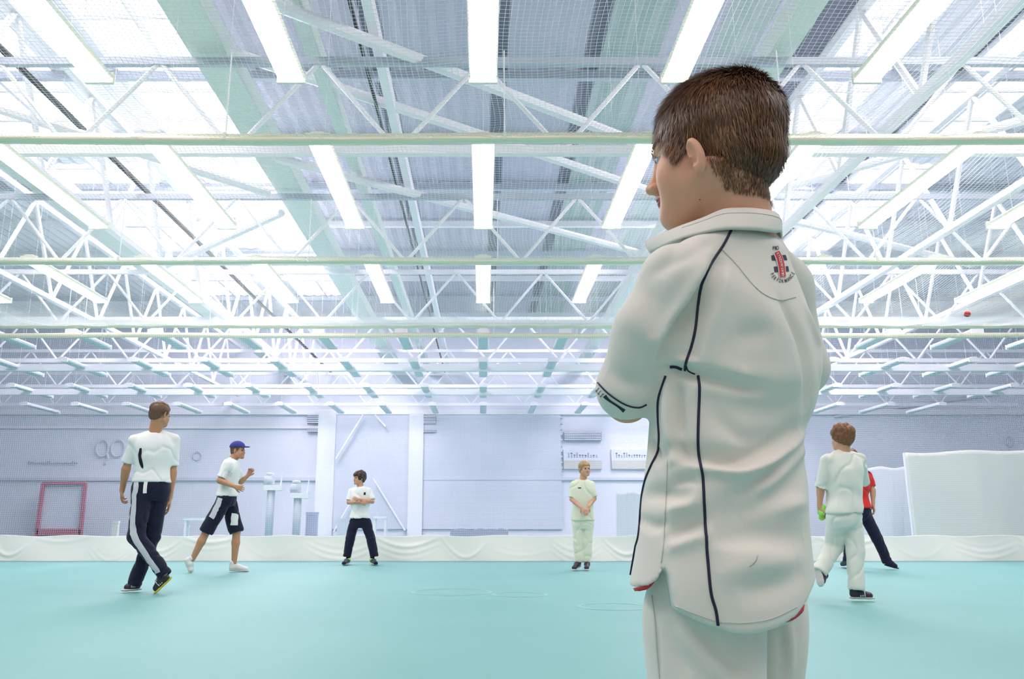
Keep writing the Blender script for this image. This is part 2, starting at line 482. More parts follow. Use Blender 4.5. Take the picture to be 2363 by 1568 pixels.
# ------------------------------------------------------------------ strip lights
M_LAMP = mat('lit_diffuser', (1, 1, .95), emit=((1.0, .93, .84), 5.0))
M_OFF = mat('unlit_diffuser', (0.56, 0.63, 0.65), rough=.35)
M_CASE = mat('lamp_casing', (0.80, 0.80, 0.68), rough=.4)
ZL = 4.20; LX = 1.58
def strip(x, y0, y1, lit, label, group):
    r = empty('strip_light', (x, (y0 + y1) / 2, ZL)); tag(r, label, 'ceiling light', group)
    L = y1 - y0
    prof = [(-.10, 0.0), (.10, 0.0), (.115, .035), (.05, .085), (-.05, .085), (-.115, .035)]
    V = [(a, s * L / 2, b + .012) for s in (-1, 1) for a, b in prof]
    mb = MB().add(V, [(0, 1, 7, 6), (1, 2, 8, 7), (2, 3, 9, 8), (3, 4, 10, 9), (4, 5, 11, 10), (5, 0, 6, 11), (5, 4, 3, 2, 1, 0), (6, 7, 8, 9, 10, 11)])
    mb.build('casing', M_CASE if lit else M_WHITE, r)
    d = MB(); n = 8
    V = [(.104 * math.cos(math.pi * k / n), s * (L / 2 - .015), .014 - .03 * math.sin(math.pi * k / n)) for s in (-1, 1) for k in range(n + 1)]
    F = [(k, k + 1, k + n + 2, k + n + 1) for k in range(n)] + [tuple(range(n, -1, -1)), tuple(range(n + 1, 2 * n + 2))]
    d.add(V, F).build('diffuser', M_LAMP if lit else M_OFF, r)
    for s in (-1, 1):
        MB().box((0, s * (L / 2 - .01), .03), (.235, .03, .095)).build('end_cap', M_CASE if lit else M_WHITE, r)
        MB().tube([(0, s * L * .35, .09), (0, s * L * .35, ZR - ZL)], .002, 5).build('hanger_rod', M_WHITE, r)
    return r
ROWS = [(3.74, 6.05, 'near row', True), (7.10, 9.45, 'middle row', True), (10.74, 12.92, 'far row', True),
        (15.12, 16.6, 'first row behind the net', False), (17.9, 19.9, 'second row behind the net', False),
        (21.4, 23.4, 'third row behind the net', False), (24.9, 26.9, 'fourth row behind the net', False)]
def colname(k):
    if k == 0: return 'over the middle of the hall'
    o = {1: 'first', 2: 'second', 3: 'third', 4: 'fourth', 5: 'fifth', 6: 'sixth', 7: 'seventh', 8: 'eighth', 9: 'ninth'}[abs(k)]
    return '%s %s of the middle' % (o, 'left' if k < 0 else 'right')
for y0, y1, rn, lit in ROWS:
    yy = y1 if lit else y1
    kmax = min(9, int(((yy * .9755 + .78) * 1300 / FPX) / LX + .3))
    for k in range(-kmax, kmax + 1):
        if (k + .4) * LX < -(yy + .9) * PPX / FPX - .8: continue
        strip(k * LX, y0, y1, lit, ('lit white strip light in the %s, %s' if lit else 'unlit strip light in the %s, %s') % (rn, colname(k)),
              'lit strip lights' if lit else 'unlit strip lights behind the net')

# ------------------------------------------------------------------ net rails
ZN = 4.13
def rail(y, z, label, w=.085):
    r = empty('net_rail', (0, y, z)); tag(r, label, 'rail', 'net rails spanning the hall')
    V = []; prof = [(-w/2, .04), (-w/2, -.015), (-w*.3, -.045), (w*.3, -.045), (w/2, -.015), (w/2, .04)]
    for i in range(61):
        x = -11 + 22 * i / 60; zz = .008 * math.sin(x * 1.1 + y)
        V += [(x, a, b + zz) for a, b in prof]
    F = [(i * 6 + k, i * 6 + (k + 1) % 6, i * 6 + 6 + (k + 1) % 6, i * 6 + 6 + k) for i in range(60) for k in range(6)]
    F += [(0, 1, 2, 3, 4, 5), tuple(360 + k for k in (5, 4, 3, 2, 1, 0))]
    MB().add(V, F).build('track', M_RAIL, r, True)
    for i in range(9):
        x = -10.2 + 2.6 * i
        MB().tube([(x, 0, .04), (x, 0, 5.06 - z)], .007, 5).build('hanger_rod', M_WHITE, r)
        MB().box((x, 0, .01), (.03, w + .012, .075)).build('bracket', M_CASE, r)
for y, z, lab in ((6.95, 4.14, 'aluminium net rail nearest the camera, just above the boy'), (10.62, 4.16, 'aluminium net rail in the middle, at the height of the collar'),
                  (14.38, 4.16, 'far aluminium net rail holding the hanging net'), (15.0, 4.12, 'aluminium rail right behind the hanging net')):
    rail(y, z, lab)
for y, z, lab in ((18.85, 4.22, 'pale beam crossing the hall behind the hanging net'), (22.4, 4.2, 'pale beam crossing the far end of the hall')):
    tag(MB().box((0, y, z), (42, .14, .16)).build('cross_beam', M_WHITE), lab, 'beam')

# ------------------------------------------------------------------ nets
M_NET = mat('white_net_cord', (0.90, 0.93, 0.92), rough=.8)
def strands(lines, r, name, label, cat, group=None):
    """lines: list of (n,3) arrays; every one becomes a thin three-sided cord"""
    VV, FF, off = [], [], 0
    for L in lines:
        n = len(L); t = np.gradient(L, axis=0); t /= np.linalg.norm(t, axis=1)[:, None]
        up = np.array([0, 0, 1.0]) if abs(t[0, 2]) < .8 else np.array([0, 1.0, 0])
        a = np.cross(t, up); a /= np.linalg.norm(a, axis=1)[:, None]; b = np.cross(a, t)
        ring = [L + r * (a * math.cos(q) + b * math.sin(q)) for q in (0, 2.094, 4.189)]
        VV.append(np.stack(ring, 1).reshape(-1, 3))
        i = np.arange(n - 1)[:, None] * 3; k = np.arange(3)[None, :]; k2 = (k + 1) % 3
        FF.append(np.stack([off + i + k, off + i + k2, off + i + 3 + k2, off + i + 3 + k], 2).reshape(-1, 4))
        off += 3 * n
    return tag(mesh_np(name, np.concatenate(VV), np.concatenate(FF), M_NET, None, False), label, cat, group)
def ceiling_net(y0, y1, label, sag, cell=.042):
    x0, x1 = -max(5.2, y1 * .66) - .3, max(5.5, y1 * .69) + .4
    def zf(x, y):
        t = (y - y0) / (y1 - y0)
        return ZN + .02 - sag * np.sin(np.pi * t) ** .8 * (1 + .25 * np.sin(x * 1.3 + y0)) + .01 * np.sin(x * 7 + 3 * t)
    def xf(x, y):
        t = (y - y0) / (y1 - y0)
        return x + .10 * np.exp(-((t - .93) / .09) ** 2) * np.sin(x * 2.1) + .06 * np.sin(t * 9 + x * .8) * t
    lines = []
    ys = np.linspace(max(y0, 4.3), y1, 48)
    for x in np.arange(x0, x1, cell): lines.append(np.stack([xf(x, ys), ys, zf(x, ys)], 1))
    xs = np.linspace(x0, x1, 70)
    for y in np.arange(max(y0, 4.3), y1, cell): lines.append(np.stack([xf(xs, y + 0 * xs), y + .01 * np.sin(xs * 3), zf(xs, y + 0 * xs)], 1))
    strands(lines, .0017, 'ceiling_net', label, 'net', 'white nets stretched overhead')
ceiling_net(3.25, 6.92, 'white overhead net between the camera and the nearest rail', .16)
ceiling_net(6.98, 10.58, 'white overhead net between the nearest and the middle rail', .16)
ceiling_net(10.66, 14.34, 'white overhead net between the middle and the far rail', .14)
def curtain_net():
    Y = 14.36; lines = []; cell = .036
    zz = np.linspace(.40, 4.13, 14)
    for x in np.arange(-9.3, 10.4, cell): lines.append(np.stack([x + .02 * np.sin(zz * 2 + x), Y + .05 * np.sin(x * 2.2) + 0 * zz, zz], 1))
    xx = np.linspace(-9.3, 10.4, 120)
    for z in np.arange(.42, 4.13, cell): lines.append(np.stack([xx, Y + .05 * np.sin(xx * 2.2), z + .01 * np.sin(xx * 1.7)], 1))
    strands(lines, .0011, 'curtain_net', 'white net hanging from the far rail to the white skirt across the hall', 'net')
curtain_net()
# canvas skirt along the foot of the curtain net, with swags
def skirt():
    nx, nz = 900, 34; V = np.zeros((nz + 1, nx + 1, 3))
    rng = random.Random(4)
    X = np.linspace(-9.4, 10.6, nx + 1)
    ks = []; x = -9.4
    while x < 10.8: ks.append(x); x += rng.uniform(.75, 1.25)
    for j in range(nz + 1):
        t = j / nz                                    # 0 at the floor
        d = .03 * np.sin(X * 4 + t) * (1 - t)
        for i in range(len(ks) - 1):                  # slack swags between the ties
            w = ks[i + 1] - ks[i]; u = (X - ks[i]) / w; m = (u > 0) & (u < 1)
            curve = .95 - 1.0 * np.sin(np.pi * np.clip(u, 0, 1)) * (.5 + .3 * math.sin(i * 2.3))
            for q, (o, a) in enumerate(((0, .05), (.25, .035), (.48, .025))):
                d = d + m * a * .42 * (.5 + .5 * math.sin(i * 1.7 + q)) * np.exp(-((t - curve + o) / .08) ** 2) * np.sin(np.pi * np.clip(u, 0, 1)) ** .6
        V[j, :, 0] = X; V[j, :, 1] = 14.40 - .10 * (1 - t) - d + .02 * np.sin(X * 2.2); V[j, :, 2] = .004 + .426 * t + .012 * np.sin(X * 5.1) * t
    V = V.reshape(-1, 3); back = V.copy(); back[:, 1] += .012
    N = nx + 1
    j, i = np.meshgrid(np.arange(nz), np.arange(nx), indexing='ij'); a = (j * N + i).ravel()
    F = np.stack([a, a + 1, a + N + 1, a + N], 1); off = len(V)
    B = F[:, ::-1] + off
    e = [np.stack([a_, a_ + off, a_ + off + 1, a_ + 1], 1) for a_ in (np.arange(nx),)] + [np.stack([a_ + 1, a_ + 1 + off, a_ + off, a_], 1) for a_ in (np.arange(nx) + nz * N,)]
    tag(mesh_np('canvas_skirt', np.concatenate([V, back]), np.concatenate([F, B] + e), mat('cream_canvas', (0.86, 0.86, 0.82), rough=.75), None, True),
        'cream canvas skirt along the foot of the hanging net', 'skirt')
skirt()

# faint painted marks on the floor
def ring(px, py, r, name):
    c = CAM + ray(px, py) * (-.66 / ray(px, py).z)
    mb = MB(); n = 64
    V = [(c.x + q * math.cos(2*math.pi*k/n), c.y + q * math.sin(2*math.pi*k/n), .0015) for k in range(n) for q in (r - .012, r + .012)]
    mb.add(V, [(2*k, 2*k+1, (2*k+3) % (2*n), (2*k+2) % (2*n)) for k in range(n)])
    structure(name, mb, mat('chalk_mark', (.30, .52, .52), rough=.8))
ring(1042, 1367, .38, 'trim_1'); ring(1415, 1401, .27, 'trim_2'); ring(1200, 1373, .25, 'trim_3')

# ------------------------------------------------------------------ the back wall and what stands before it
def wall_box(x0, y0, x1, y1, m, name, Y=31.98, d=.05, kind='structure', label=None, cat=None, group=None, parent=None, mb_only=False):
    a, b = P(x0, y0, Y), P(x1, y1, Y)
    mb = MB().box(((a.x + b.x) / 2, Y - d / 2, (a.z + b.z) / 2), (abs(b.x - a.x), d, abs(a.z - b.z)))
    if mb_only: return mb
    o = mb.build(name, m, parent)
    if parent is None: tag(o, label, cat, group, kind if not label else None)
    return o
def merged(name, mbs, m, **kw):
    mb = MB()
    for q in mbs: mb.add(q.v, q.f)
    return tag(mb.build(name, m), **kw)
B = lambda *a, **k: wall_box(*a, None, '', mb_only=True, **k)
merged('trim_4', [B(0, 946, 2363, 958, d=.12), B(0, 984, 740, 990, d=.08)], M_WHITE, kind='structure')
merged('trim_5', [B(0, 1103, 740, 1110, d=.1), B(975, 1103, 1500, 1109, d=.1), B(1880, 1103, 1990, 1109, d=.1)], M_WALLD, kind='structure')
merged('door_1', [B(975, 958, 1298, 1222, d=.08)] + [B(975, 962 + 13 * k, 1298, 966 + 13 * k, d=.085) for k in range(20)], M_WALLD, kind='structure')
merged('door_2', [B(768, 958, 945, 1222, d=.08)], M_WALLD, kind='structure')
merged('trim_6', [B(738, 950, 767, 1238, d=.22), B(946, 955, 974, 1238, d=.18)], mat('pale_post_paint', (.84, .85, .93), rough=.6), kind='structure')
def brace_bar(a, b, label):
    tag(MB().bar(P(*a, 31.6), P(*b, 31.6), .10, .06).build('wall_brace', M_WHITE), label, 'brace', 'slanting braces on the back wall')
brace_bar((838, 958), (775, 1060), 'white brace slanting down left on the back wall, upper one')
brace_bar((866, 958), (890, 985), 'short white brace slanting down right high on the back wall')
brace_bar((862, 1105), (935, 1225), 'long white brace slanting down right beside the dark-haired boy')
brace_bar((806, 1165), (770, 1228), 'white brace slanting down left behind the dark-haired boy')
M_GRILL = mat('grey_grille', (.34, .35, .48), rough=.7)
def vent(x0, y0, x1, y1, label):
    a, b = P(x0, y0, 31.9), P(x1, y1, 31.9)
    r = empty('wall_vent', ((a.x + b.x) / 2, 31.86, b.z)); tag(r, label, 'vent', 'vents on the back wall')
    w, h = b.x - a.x, a.z - b.z
    MB().box((0, .02, h / 2), (w, .08, h)).build('frame', M_GRILL, r)
    mb = MB()
    for k in range(5): mb.box((0, -.04, h * (k + .5) / 5), (w * .96, .05, h * .1))
    mb.build('louvre', M_WALL, r)
vent(710, 957, 737, 978, 'small grey wall vent left of the white wall post, upper'); vent(710, 989, 737, 998, 'slim grey wall vent left of the white wall post, lower')
vent(976, 961, 1006, 979, 'small grey vent right of the wide white wall post, upper'); vent(976, 993, 1006, 999, 'slim grey vent right of the wide white wall post, lower')
vent(1300, 997, 1388, 1018, 'wide grey vent above the blond boy')
# two name boards with blurred lettering above beige strips
M_BEIGE = mat('beige_board', (.66, .64, .62), rough=.7); M_LETTER = mat('grey_blue_lettering', (.40, .44, .60), rough=.7)
def text_mesh(s, size, name, m, parent=None, M=None, align='CENTER', extrude=.004, shear=0.0, sx=1.0):
    c = bpy.data.curves.new('t', 'FONT'); c.body = s; c.size = size; c.align_x = align; c.align_y = 'CENTER'; c.extrude = extrude; c.shear = shear
    t = bpy.data.objects.new('t', c); COL.objects.link(t)
    dg = bpy.context.evaluated_depsgraph_get(); me = bpy.data.meshes.new_from_object(t.evaluated_get(dg))
    bpy.data.objects.remove(t); me.name = name
    if sx != 1.0: me.transform(Matrix.Diagonal((sx, 1, 1, 1)))
    if M is not None: me.transform(M)
    me.materials.clear()
    return link(name, me, m, parent)
def rel_marks(w, h, c, n):
    """a row of small upright strokes: writing too blurred to read"""
    mb = MB(); rng = random.Random(n)
    for k in range(n):
        x = c[0] - w / 2 + w * (k + .5) / n; t = h * rng.choice((.45, .5, .5, .85))
        mb.box((x, c[1], c[2] - h / 2 + t / 2), (w / n * .55, .012, t))
        if rng.random() < .6: mb.box((x, c[1], c[2] - h / 2 + t * .9), (w / n * .85, .012, h * .12))
    return mb
def board(x0, x1, n, label):
    a, b = P(x0, 1038, 31.9), P(x1, 1083, 31.9)
    r = empty('name_board', ((a.x + b.x) / 2, 31.86, b.z)); tag(r, label, 'sign', 'name boards on the back wall')
    w, h = b.x - a.x, a.z - b.z
    MB().box((0, .06, h / 2), (w, .15, h)).build('panel', M_WALL, r)
    MB().box((0, 0, h * .22), (w, .04, h * .42)).build('strip', M_BEIGE, r)
    rel_marks(w * .8, h * .3, (0, -.01, h * .72), n).build('lettering', M_LETTER, r)
board(1300, 1389, 11, 'name board with a beige strip right above the blond boy')
board(1410, 1500, 12, 'name board with a beige strip beside the big boy')
# lettering on the left wall, ghosted crest, clock ring
c_ = P(122, 1068, 31.92)
o = rel_marks(1.95, .14, c_, 24).build('wall_lettering', M_LETTER)
tag(o, 'line of pale blue lettering above the red frame on the back wall', 'lettering')
def ring_xz(c, rx, rz, w, n=28):
    return MB().tube([(c.x + rx * math.cos(2*math.pi*k/n), c.y, c.z + rz * math.sin(2*math.pi*k/n)) for k in range(n + 1)], w, 6)
tag(ring_xz(P(455, 1053, 31.96), .16, .16, .03).build('hoop_ring', M_WALLD), 'faint round ring on the back wall beside the capped runner', 'ring')
mb = ring_xz(P(236, 1035, 31.9), .24, .32, .035); q = ring_xz(P(272, 1035, 31.9), .26, .32, .035); mb.add(q.v, q.f)
mb.tube([P(247, 1048, 31.9), P(250, 1058, 31.9), P(243, 1070, 31.9)], .05, 6)
tag(mb.build('wall_crest', M_WALLD), 'faint looped crest on the wall left of the walking man', 'crest')
# red door frame
M_REDF = mat('dull_red_paint', (.52, .16, .26), rough=.6)
r = empty('red_doorway', P(140, 1230, 31.0)); r.location.z = 0; tag(r, 'red framed double doorway standing before the back wall at far left', 'doorway')
def rel(mb, r): mb.v = [tuple(Vector(v) - r.location) for v in mb.v]; return mb
def groundz(px, Y): p = P(px, 1236, Y); p.z = 0; return p
aL, aR = P(100, 1116, 31.0), P(197, 1116, 31.0); bL, bR = groundz(84, 31.0), groundz(186, 31.0)
rel(MB().bar(bL, aL, .13, .1, (0, 1, 0)), r).build('jamb', M_REDF, r)
rel(MB().bar(bR, aR, .13, .1, (0, 1, 0)), r).build('jamb', M_REDF, r)
rel(MB().bar(aL, aR, .13, .1), r).build('lintel', M_REDF, r)
rel(MB().bar(bL + Vector((0, 0, .3)), bR + Vector((0, 0, .3)), .1, .22), r).build('sill_board', M_REDF, r)
rel(MB().box(((bL.x + bR.x) / 2, 31.12, 1.1), (1.5, .05, 2.1)), r).build('door_leaf', M_WALLD, r)
# a pair of bowling machines on posts behind the net
M_MACH = mat('grey_machine_paint', (.50, .55, .64), rough=.5)
def machine(px, label, pt):
    g = groundz(px, 19.0); r = empty('bowling_machine', g); tag(r, label, 'bowling machine', 'bowling machines behind the net')
    ht = P(px, pt, 19.0).z
    MB().tube([(0, 0, .02), (0, 0, ht - .45)], .09, 12).build('post', M_MACH, r, True)
    MB().box((.06, 0, ht - .42), (.42, .25, .12)).build('cradle', M_WHITE, r)
    MB().lathe([(.02, 0), (.12, .01), (.13, .1), (.11, .22), (.02, .24)], (-.06, 0, ht - .38), 16).build('wheel_head', M_MACH, r, True)
    MB().lathe([(.01, 0), (.09, .0), (.10, .03), (.01, .05)], (-.05, 0, ht - .12), 14).build('feed_cap', M_WHITE, r, True)
    MB().tube([(.2, 0, ht - .5), (.24, 0, ht - .05)], .018, 6).build('handle', M_WHITE, r)
    for a in (0, 2.1, 4.2):
        MB().tube([(0, 0, .12), (.38 * math.cos(a), .38 * math.sin(a), .02)], .025, 6).build('foot', M_MACH, r)
machine(620, 'tall grey bowling machine nearer the runner', 1084); machine(683, 'lower grey bowling machine on the right of the pair', 1102)
def bin_(x0, x1, y0, m, label, name, cat, Y=19.5):
    a, b = groundz(x0, Y), groundz(x1, Y); h = P(x0, y0, Y).z; w = b.x - a.x
    r = empty(name, ((a.x + b.x) / 2, Y, 0)); tag(r, label, cat)
    MB().box((0, 0, h * .46), (w, w * .7, h * .92)).build('body', m, r)
    MB().box((0, 0, h * .96), (w * 1.06, w * .76, h * .07)).build('lid', m, r)
bin_(258, 272, 1203, M_BEIGE, 'beige upright box behind the net left of the walking man', 'storage_box', 'box')
bin_(706, 731, 1182, mat('lilac_plastic', (.50, .50, .70), rough=.6), 'lilac bin behind the net beside the white wall post', 'waste_bin', 'bin')
bin_(778, 800, 1196, M_WALLD, 'grey crate behind the net left of the dark-haired boy', 'equipment_crate', 'crate')
# low bench, hurdle, mat pile
def bench(x0, x1, y0, label, Y=20.0, name='bench', cat='bench'):
    a, b = groundz(x0, Y), groundz(x1, Y); h = P(x0, y0, Y).z; w = b.x - a.x
    r = empty(name, ((a.x + b.x) / 2, Y, 0)); tag(r, label, cat)
    MB().box((0, 0, h), (w, .3, .05)).build('seat' if name == 'bench' else 'top_bar', M_WHITE, r)
    for sx in (-.42, .42):
        for sy in (-.1, .1): MB().box((sx * w, sy, h / 2), (.05, .05, h)).build('leg', M_WHITE, r)
bench(425, 482, 1199, 'white bench behind the net left of the runner'); bench(862, 892, 1195, 'pale hurdle behind the net right of the dark-haired boy', name='hurdle', cat='hurdle')
g0, g1 = groundz(1040, 24), groundz(1172, 24); hz = P(1040, 1217, 24).z
mb = MB(); n = 24
for k in range(n):
    t = (k + .5) / n; w = (g1.x - g0.x) / n
    mb.box((g0.x + (g1.x - g0.x) * t, 24, (hz - .1 + .06 * math.sin(t * 9) ** 2) / 2), (w * 1.02, .8, hz - .1 + .06 * math.sin(t * 9) ** 2))
tag(mb.build('rolled_mats', M_GRILL), 'low pile of dark rolled mats at the back between the two standing boys', 'mat')
# white sight screens behind the net on the right
M_SCREEN = mat('cream_screen_canvas', (.88, .87, .84), rough=.8); M_SCREEN2 = mat('lilac_white_canvas', (.74, .75, .84), rough=.8)
def screen(pts, Y, m, label):
    """cloth hung from two posts; pts: top left, top right, bottom right, bottom left"""
    tl, tr, br, bl = [P(*p, Y) for p in pts]; bl.z = br.z = .12
    r = empty('sight_screen', ((bl.x + br.x) / 2, Y, 0)); tag(r, label, 'screen', 'sight screens behind the net')
    n, k = 60, 24; V = []
    for j in range(k + 1):
        for i in range(n + 1):
            u, t = i / n, j / k
            p = (bl.lerp(br, u)).lerp(tl.lerp(tr, u), t)
            V.append((p.x - r.location.x, .02 * math.sin(u * 9) * (1 - t * .7) + .003 * math.sin(u * 40), p.z - .02 * math.sin(math.pi * u * 4) * t))
    F = [(j*(n+1)+i, j*(n+1)+i+1, (j+1)*(n+1)+i+1, (j+1)*(n+1)+i) for j in range(k) for i in range(n)]
    o = MB().add(V, F).build('cloth', m, r, True)
    md = o.modifiers.new('thick', 'SOLIDIFY'); md.thickness = .01
    for a, b in ((bl, tl), (br, tr)):
        MB().tube([(a.x - r.location.x, .07, 0), (b.x - r.location.x, .07, b.z)], .03, 8).build('post', M_WHITE, r)
screen([(2090, 1045), (2470, 1036), (2470, 1240), (2112, 1240)], 17.0, M_SCREEN, 'large cream sight screen behind the net at far right')
screen([(1984, 1079), (2110, 1079), (2110, 1240), (1984, 1240)], 18.2, M_SCREEN2, 'smaller lilac white screen left of the large cream one')
screen([(1425, 1137), (1520, 1137), (1520, 1240), (1425, 1240)], 18.6, M_SCREEN2, 'pale hanging sheet behind the net right of the blond boy')
# lamp bracket high on the right wall end, sprinkler pipe
tag(MB().tube([P(1925, 962, 31.93), P(2120, 935, 31.93), P(2335, 905, 31.93)], .05, 8).build('service_pipe', M_WALLD), 'thin grey service pipe rising to the right high on the back wall', 'pipe')
tag(ring_xz(P(2328, 1020, 31.96), .14, .2, .025).build('wall_bracket', M_WALLD), 'small wire bracket on the wall above the large cream screen', 'bracket')
# a cricket ball in flight
c = P(2232, 725, 9.0)
r = empty('cricket_ball', c); tag(r, 'red cricket ball in the air at far right', 'ball')
bm = MB(); prof = [(.036 * math.sin(math.pi * k / 14) + 1e-4, -.036 * math.cos(math.pi * k / 14)) for k in range(15)]
bm.lathe(prof, (0, 0, 0), 20).build('leather', mat('red_leather', (.55, .04, .05), rough=.35), r, True)
MB().tube([(.0365 * math.cos(q), .0365 * math.sin(q) * .8, .0365 * math.sin(q) * .6) for q in np.linspace(0, 6.283, 30)], .0014, 5).build('seam', M_CASE, r)
# ------------------------------------------------------------------ people
def skin_mat(name, c): return mat(name, c, rough=.5, spec=.4, noise=(60, .06), sss=.25)
M_SKIN = skin_mat('fair_skin', (.66, .36, .24)); M_SKIN_TAN = skin_mat('tanned_skin', (.56, .28, .16))
M_LIP = mat('lip', (.45, .16, .14), rough=.4); M_EYEW = mat('eye_white', (.55, .52, .50), rough=.3); M_IRIS = mat('iris', (.06, .05, .05), rough=.2)
def cloth(name, c, b=(350, .25, .0006), n=(5, .03)): return mat(name, c, rough=.85, spec=.2, bump=b, noise=n, sheen=.15)
M_KIT = cloth('cricket_white_cloth', (.80, .80, .74)); M_TEE = cloth('white_jersey', (.86, .86, .86)); M_CREAM = cloth('cream_kit_cloth', (.80, .80, .66))
M_NAVY = cloth('navy_cloth', (.012, .013, .035)); M_BLUEGREY = cloth('pale_grey_cloth', (.62, .62, .68)); M_REDC = cloth('red_jersey', (.70, .03, .03))
M_SHOEK = mat('black_shoe', (.03, .025, .04), rough=.45); M_SHOEW = mat('white_shoe', (.75, .75, .74), rough=.5); M_SOLE = mat('pale_sole', (.6, .58, .55), rough=.6)
M_GREEN = mat('lime_green', (.35, .85, .12), rough=.6); M_YEL = mat('yellow_sole', (.65, .60, .05), rough=.5); M_BLUECAP = cloth('blue_cap_cloth', (.05, .05, .28))

def head_matrix(c, yaw, pitch=0.0, roll=0.0, sc=1.0):
    return Matrix.Translation(c) @ Matrix.Rotation(math.radians(yaw), 4, 'Z') @ Matrix.Rotation(math.radians(pitch), 4, 'X') @ Matrix.Rotation(math.radians(roll), 4, 'Y') @ Matrix.Scale(sc, 4)
def add_head(F, M, fine=False, ear=(0, 0), full=0.0, er=(.0175, .030)):
    s = M.to_3x3().col[0].length
    T = lambda p: M @ Vector(p)
    E = lambda c, r, k=.012, op='add', R=None: F.ell(c, r, M if R is None else M @ R, k * s, op)
    C = lambda a, b, r1, r2=None, k=.01, op='add': F.cone(T(a), T(b), r1 * s, (r2 if r2 is not None else r1) * s, k * s, op)
    E((0, -.012, .045), (.073, .092, .078))
    E((0, .036, -.008), (.056, .052, .083), .02)
    E((0, .050, -.064), (.040, .036, .034), .02)
    C((0, .078, -.083), (0, .070, -.086), .0145, .016, .018)
    for q in (-1, 1):
        E((q * (.036 + full), .052 + full, -.034), (.027 + full * .3, .029, .033 + full * 2), .02)        # cheek
        C((q * .056, .0, -.045), (q * .022, .066, -.084), .016, .015, .03)    # jaw
        C((q * .012, .084, .028), (q * .042, .070, .026), .0075, .006, .012)   # brow
    for q in (-1, 1): E((q * .030, .092, .006), (.015, .012, .010), .010, 'cut')
    C((0, .086, .022), (0, .099, -.020), .0055, .0080, .012)        # nose bridge
    E((0, .104, -.025), (.0095, .0100, .0090), .007)
    for q in (-1, 1): E((q * .0105, .096, -.028), (.0065, .0085, .0065), .005)
    if fine:
        for q in (-1, 1): E((q * .0060, .1015, -.0350), (.0020, .0032, .0024), .001, 'cut')
    C((-.017, .083, -.050), (0, .0915, -.0475), .0035, .0050, .006); C((.017, .083, -.050), (0, .0915, -.0475), .0035, .0050, .006)   # lips
    C((-.014, .083, -.0555), (0, .0890, -.0575), .0035, .0052, .006); C((.014, .083, -.0555), (0, .0890, -.0575), .0035, .0052, .006)
    C((-.016, .0905, -.0525), (.016, .0905, -.0525), .0012, .0012, .002, 'cut')
    for q in (-1, 1):                                               # ears, with a bowl and a rim
        R = Matrix.Translation((q * .080, -.006 + ear[0], .004 + ear[1])) @ Matrix.Rotation(math.radians(-14), 4, 'X') @ Matrix.Rotation(math.radians(q * 24), 4, 'Z')
        E((0, 0, 0), (.0082, er[0], er[1]), .005, 'add', R)
        E((0, .004, -er[1] + .005), (.005, er[0] * .5, .010), .008, 'add', R)
        E((q * .0085, .004, .003), (.0092, er[0] * .70, er[1] * .76), .0015, 'cut', R)
        if fine:
            F.cone(M @ R @ Vector((q * .001, -.004, -.012)), M @ R @ Vector((q * .0015, -.003, .012)), .0022 * s, .0018 * s, .002 * s); F.cone(M @ R @ Vector((q * .003, .0095, -.006)), M @ R @ Vector((q * .003, .0085, -.001)), .0030 * s, .0022 * s, .002 * s)
            E((q * .002, .007, -.008), (.004, .005, .007), .002, 'cut', R)
def neck(F, M, base, r=.050, k=.03):
    s = M.to_3x3().col[0].length
    F.cone(M @ Vector((0, -.020, -.045)), base, r * s, r * s * 1.12, k * s)
def eyes_lips(M, parent, irisM=None):
    for q in (-1, 1):
        F = MB(); c = M @ Vector((q * .030, .0735, .006)); s = M.to_3x3().col[0].length
        prof = [(.0118 * s * math.sin(math.pi * k / 10) + 1e-5, -.0118 * s * math.cos(math.pi * k / 10)) for k in range(11)]
        e = F.lathe(prof, c, 14).build('eye', M_EYEW, parent, True)
        d = (M.to_3x3() @ Vector((0, 1, 0))).normalized()
        mb = MB(); mb.tube([c + d * .0095 * s, c + d * .0123 * s], [.0062 * s, .0035 * s], 12)
        mb.build('iris', irisM or M_IRIS, e, True)
def hair_shell(M, h, grow, lower, seed=1, amp=.004, freq=90):
    """solid head of hair: skull form grown by `grow`, kept above lower(y)"""
    s = M.to_3x3().col[0].length
    c = np.array(M @ Vector((0, -.01, .03))); R = .17 * s
    F = Field(c - R, c + R, h)
    g = grow
    F.ell((0, -.014, .046), (.073 + g, .092 + g, .078 + g), M, 0)
    F.ell((0, -.030, -.010), (.062 + g * .7, .068 + g * .7, .060 + g * .6), M, .02 * s)
    Mi = np.array(M.inverted())
    def fn(X, Y, Z):
        y = Mi[1, 0] * X + Mi[1, 1] * Y + Mi[1, 2] * Z + Mi[1, 3]; z = Mi[2, 0] * X + Mi[2, 1] * Y + Mi[2, 2] * Z + Mi[2, 3]
        x = Mi[0, 0] * X + Mi[0, 1] * Y + Mi[0, 2] * Z + Mi[0, 3]
        return (np.interp(y, LY, LZ).astype(np.float32) + (.004 * np.sin(x * 300)) - z) * s
    pts = sorted(lower); LY = [p[0] for p in pts]; LZ = [p[1] for p in pts]
    F.keep(fn, .006 * s)
    V, Fc = F.mesh(1)
    N = vnormals(V, Fc)
    V = V + N * (waves(V * [1, 1, .5], seed, freq, 4) * amp * s)[:, None]
    return V, Fc
SHORT = [(.12, .060), (.07, .052), (.05, .045), (.036, .010), (.022, -.010), (.012, .0), (.006, .030), (-.014, .032), (-.024, .0), (-.034, -.035), (-.06, -.058), (-.13, -.062)]
MOP = [(.12, .036), (.08, .034), (.055, .030), (.045, -.005), (.030, -.030), (.0, -.036), (-.03, -.050), (-.06, -.072), (-.13, -.078)]
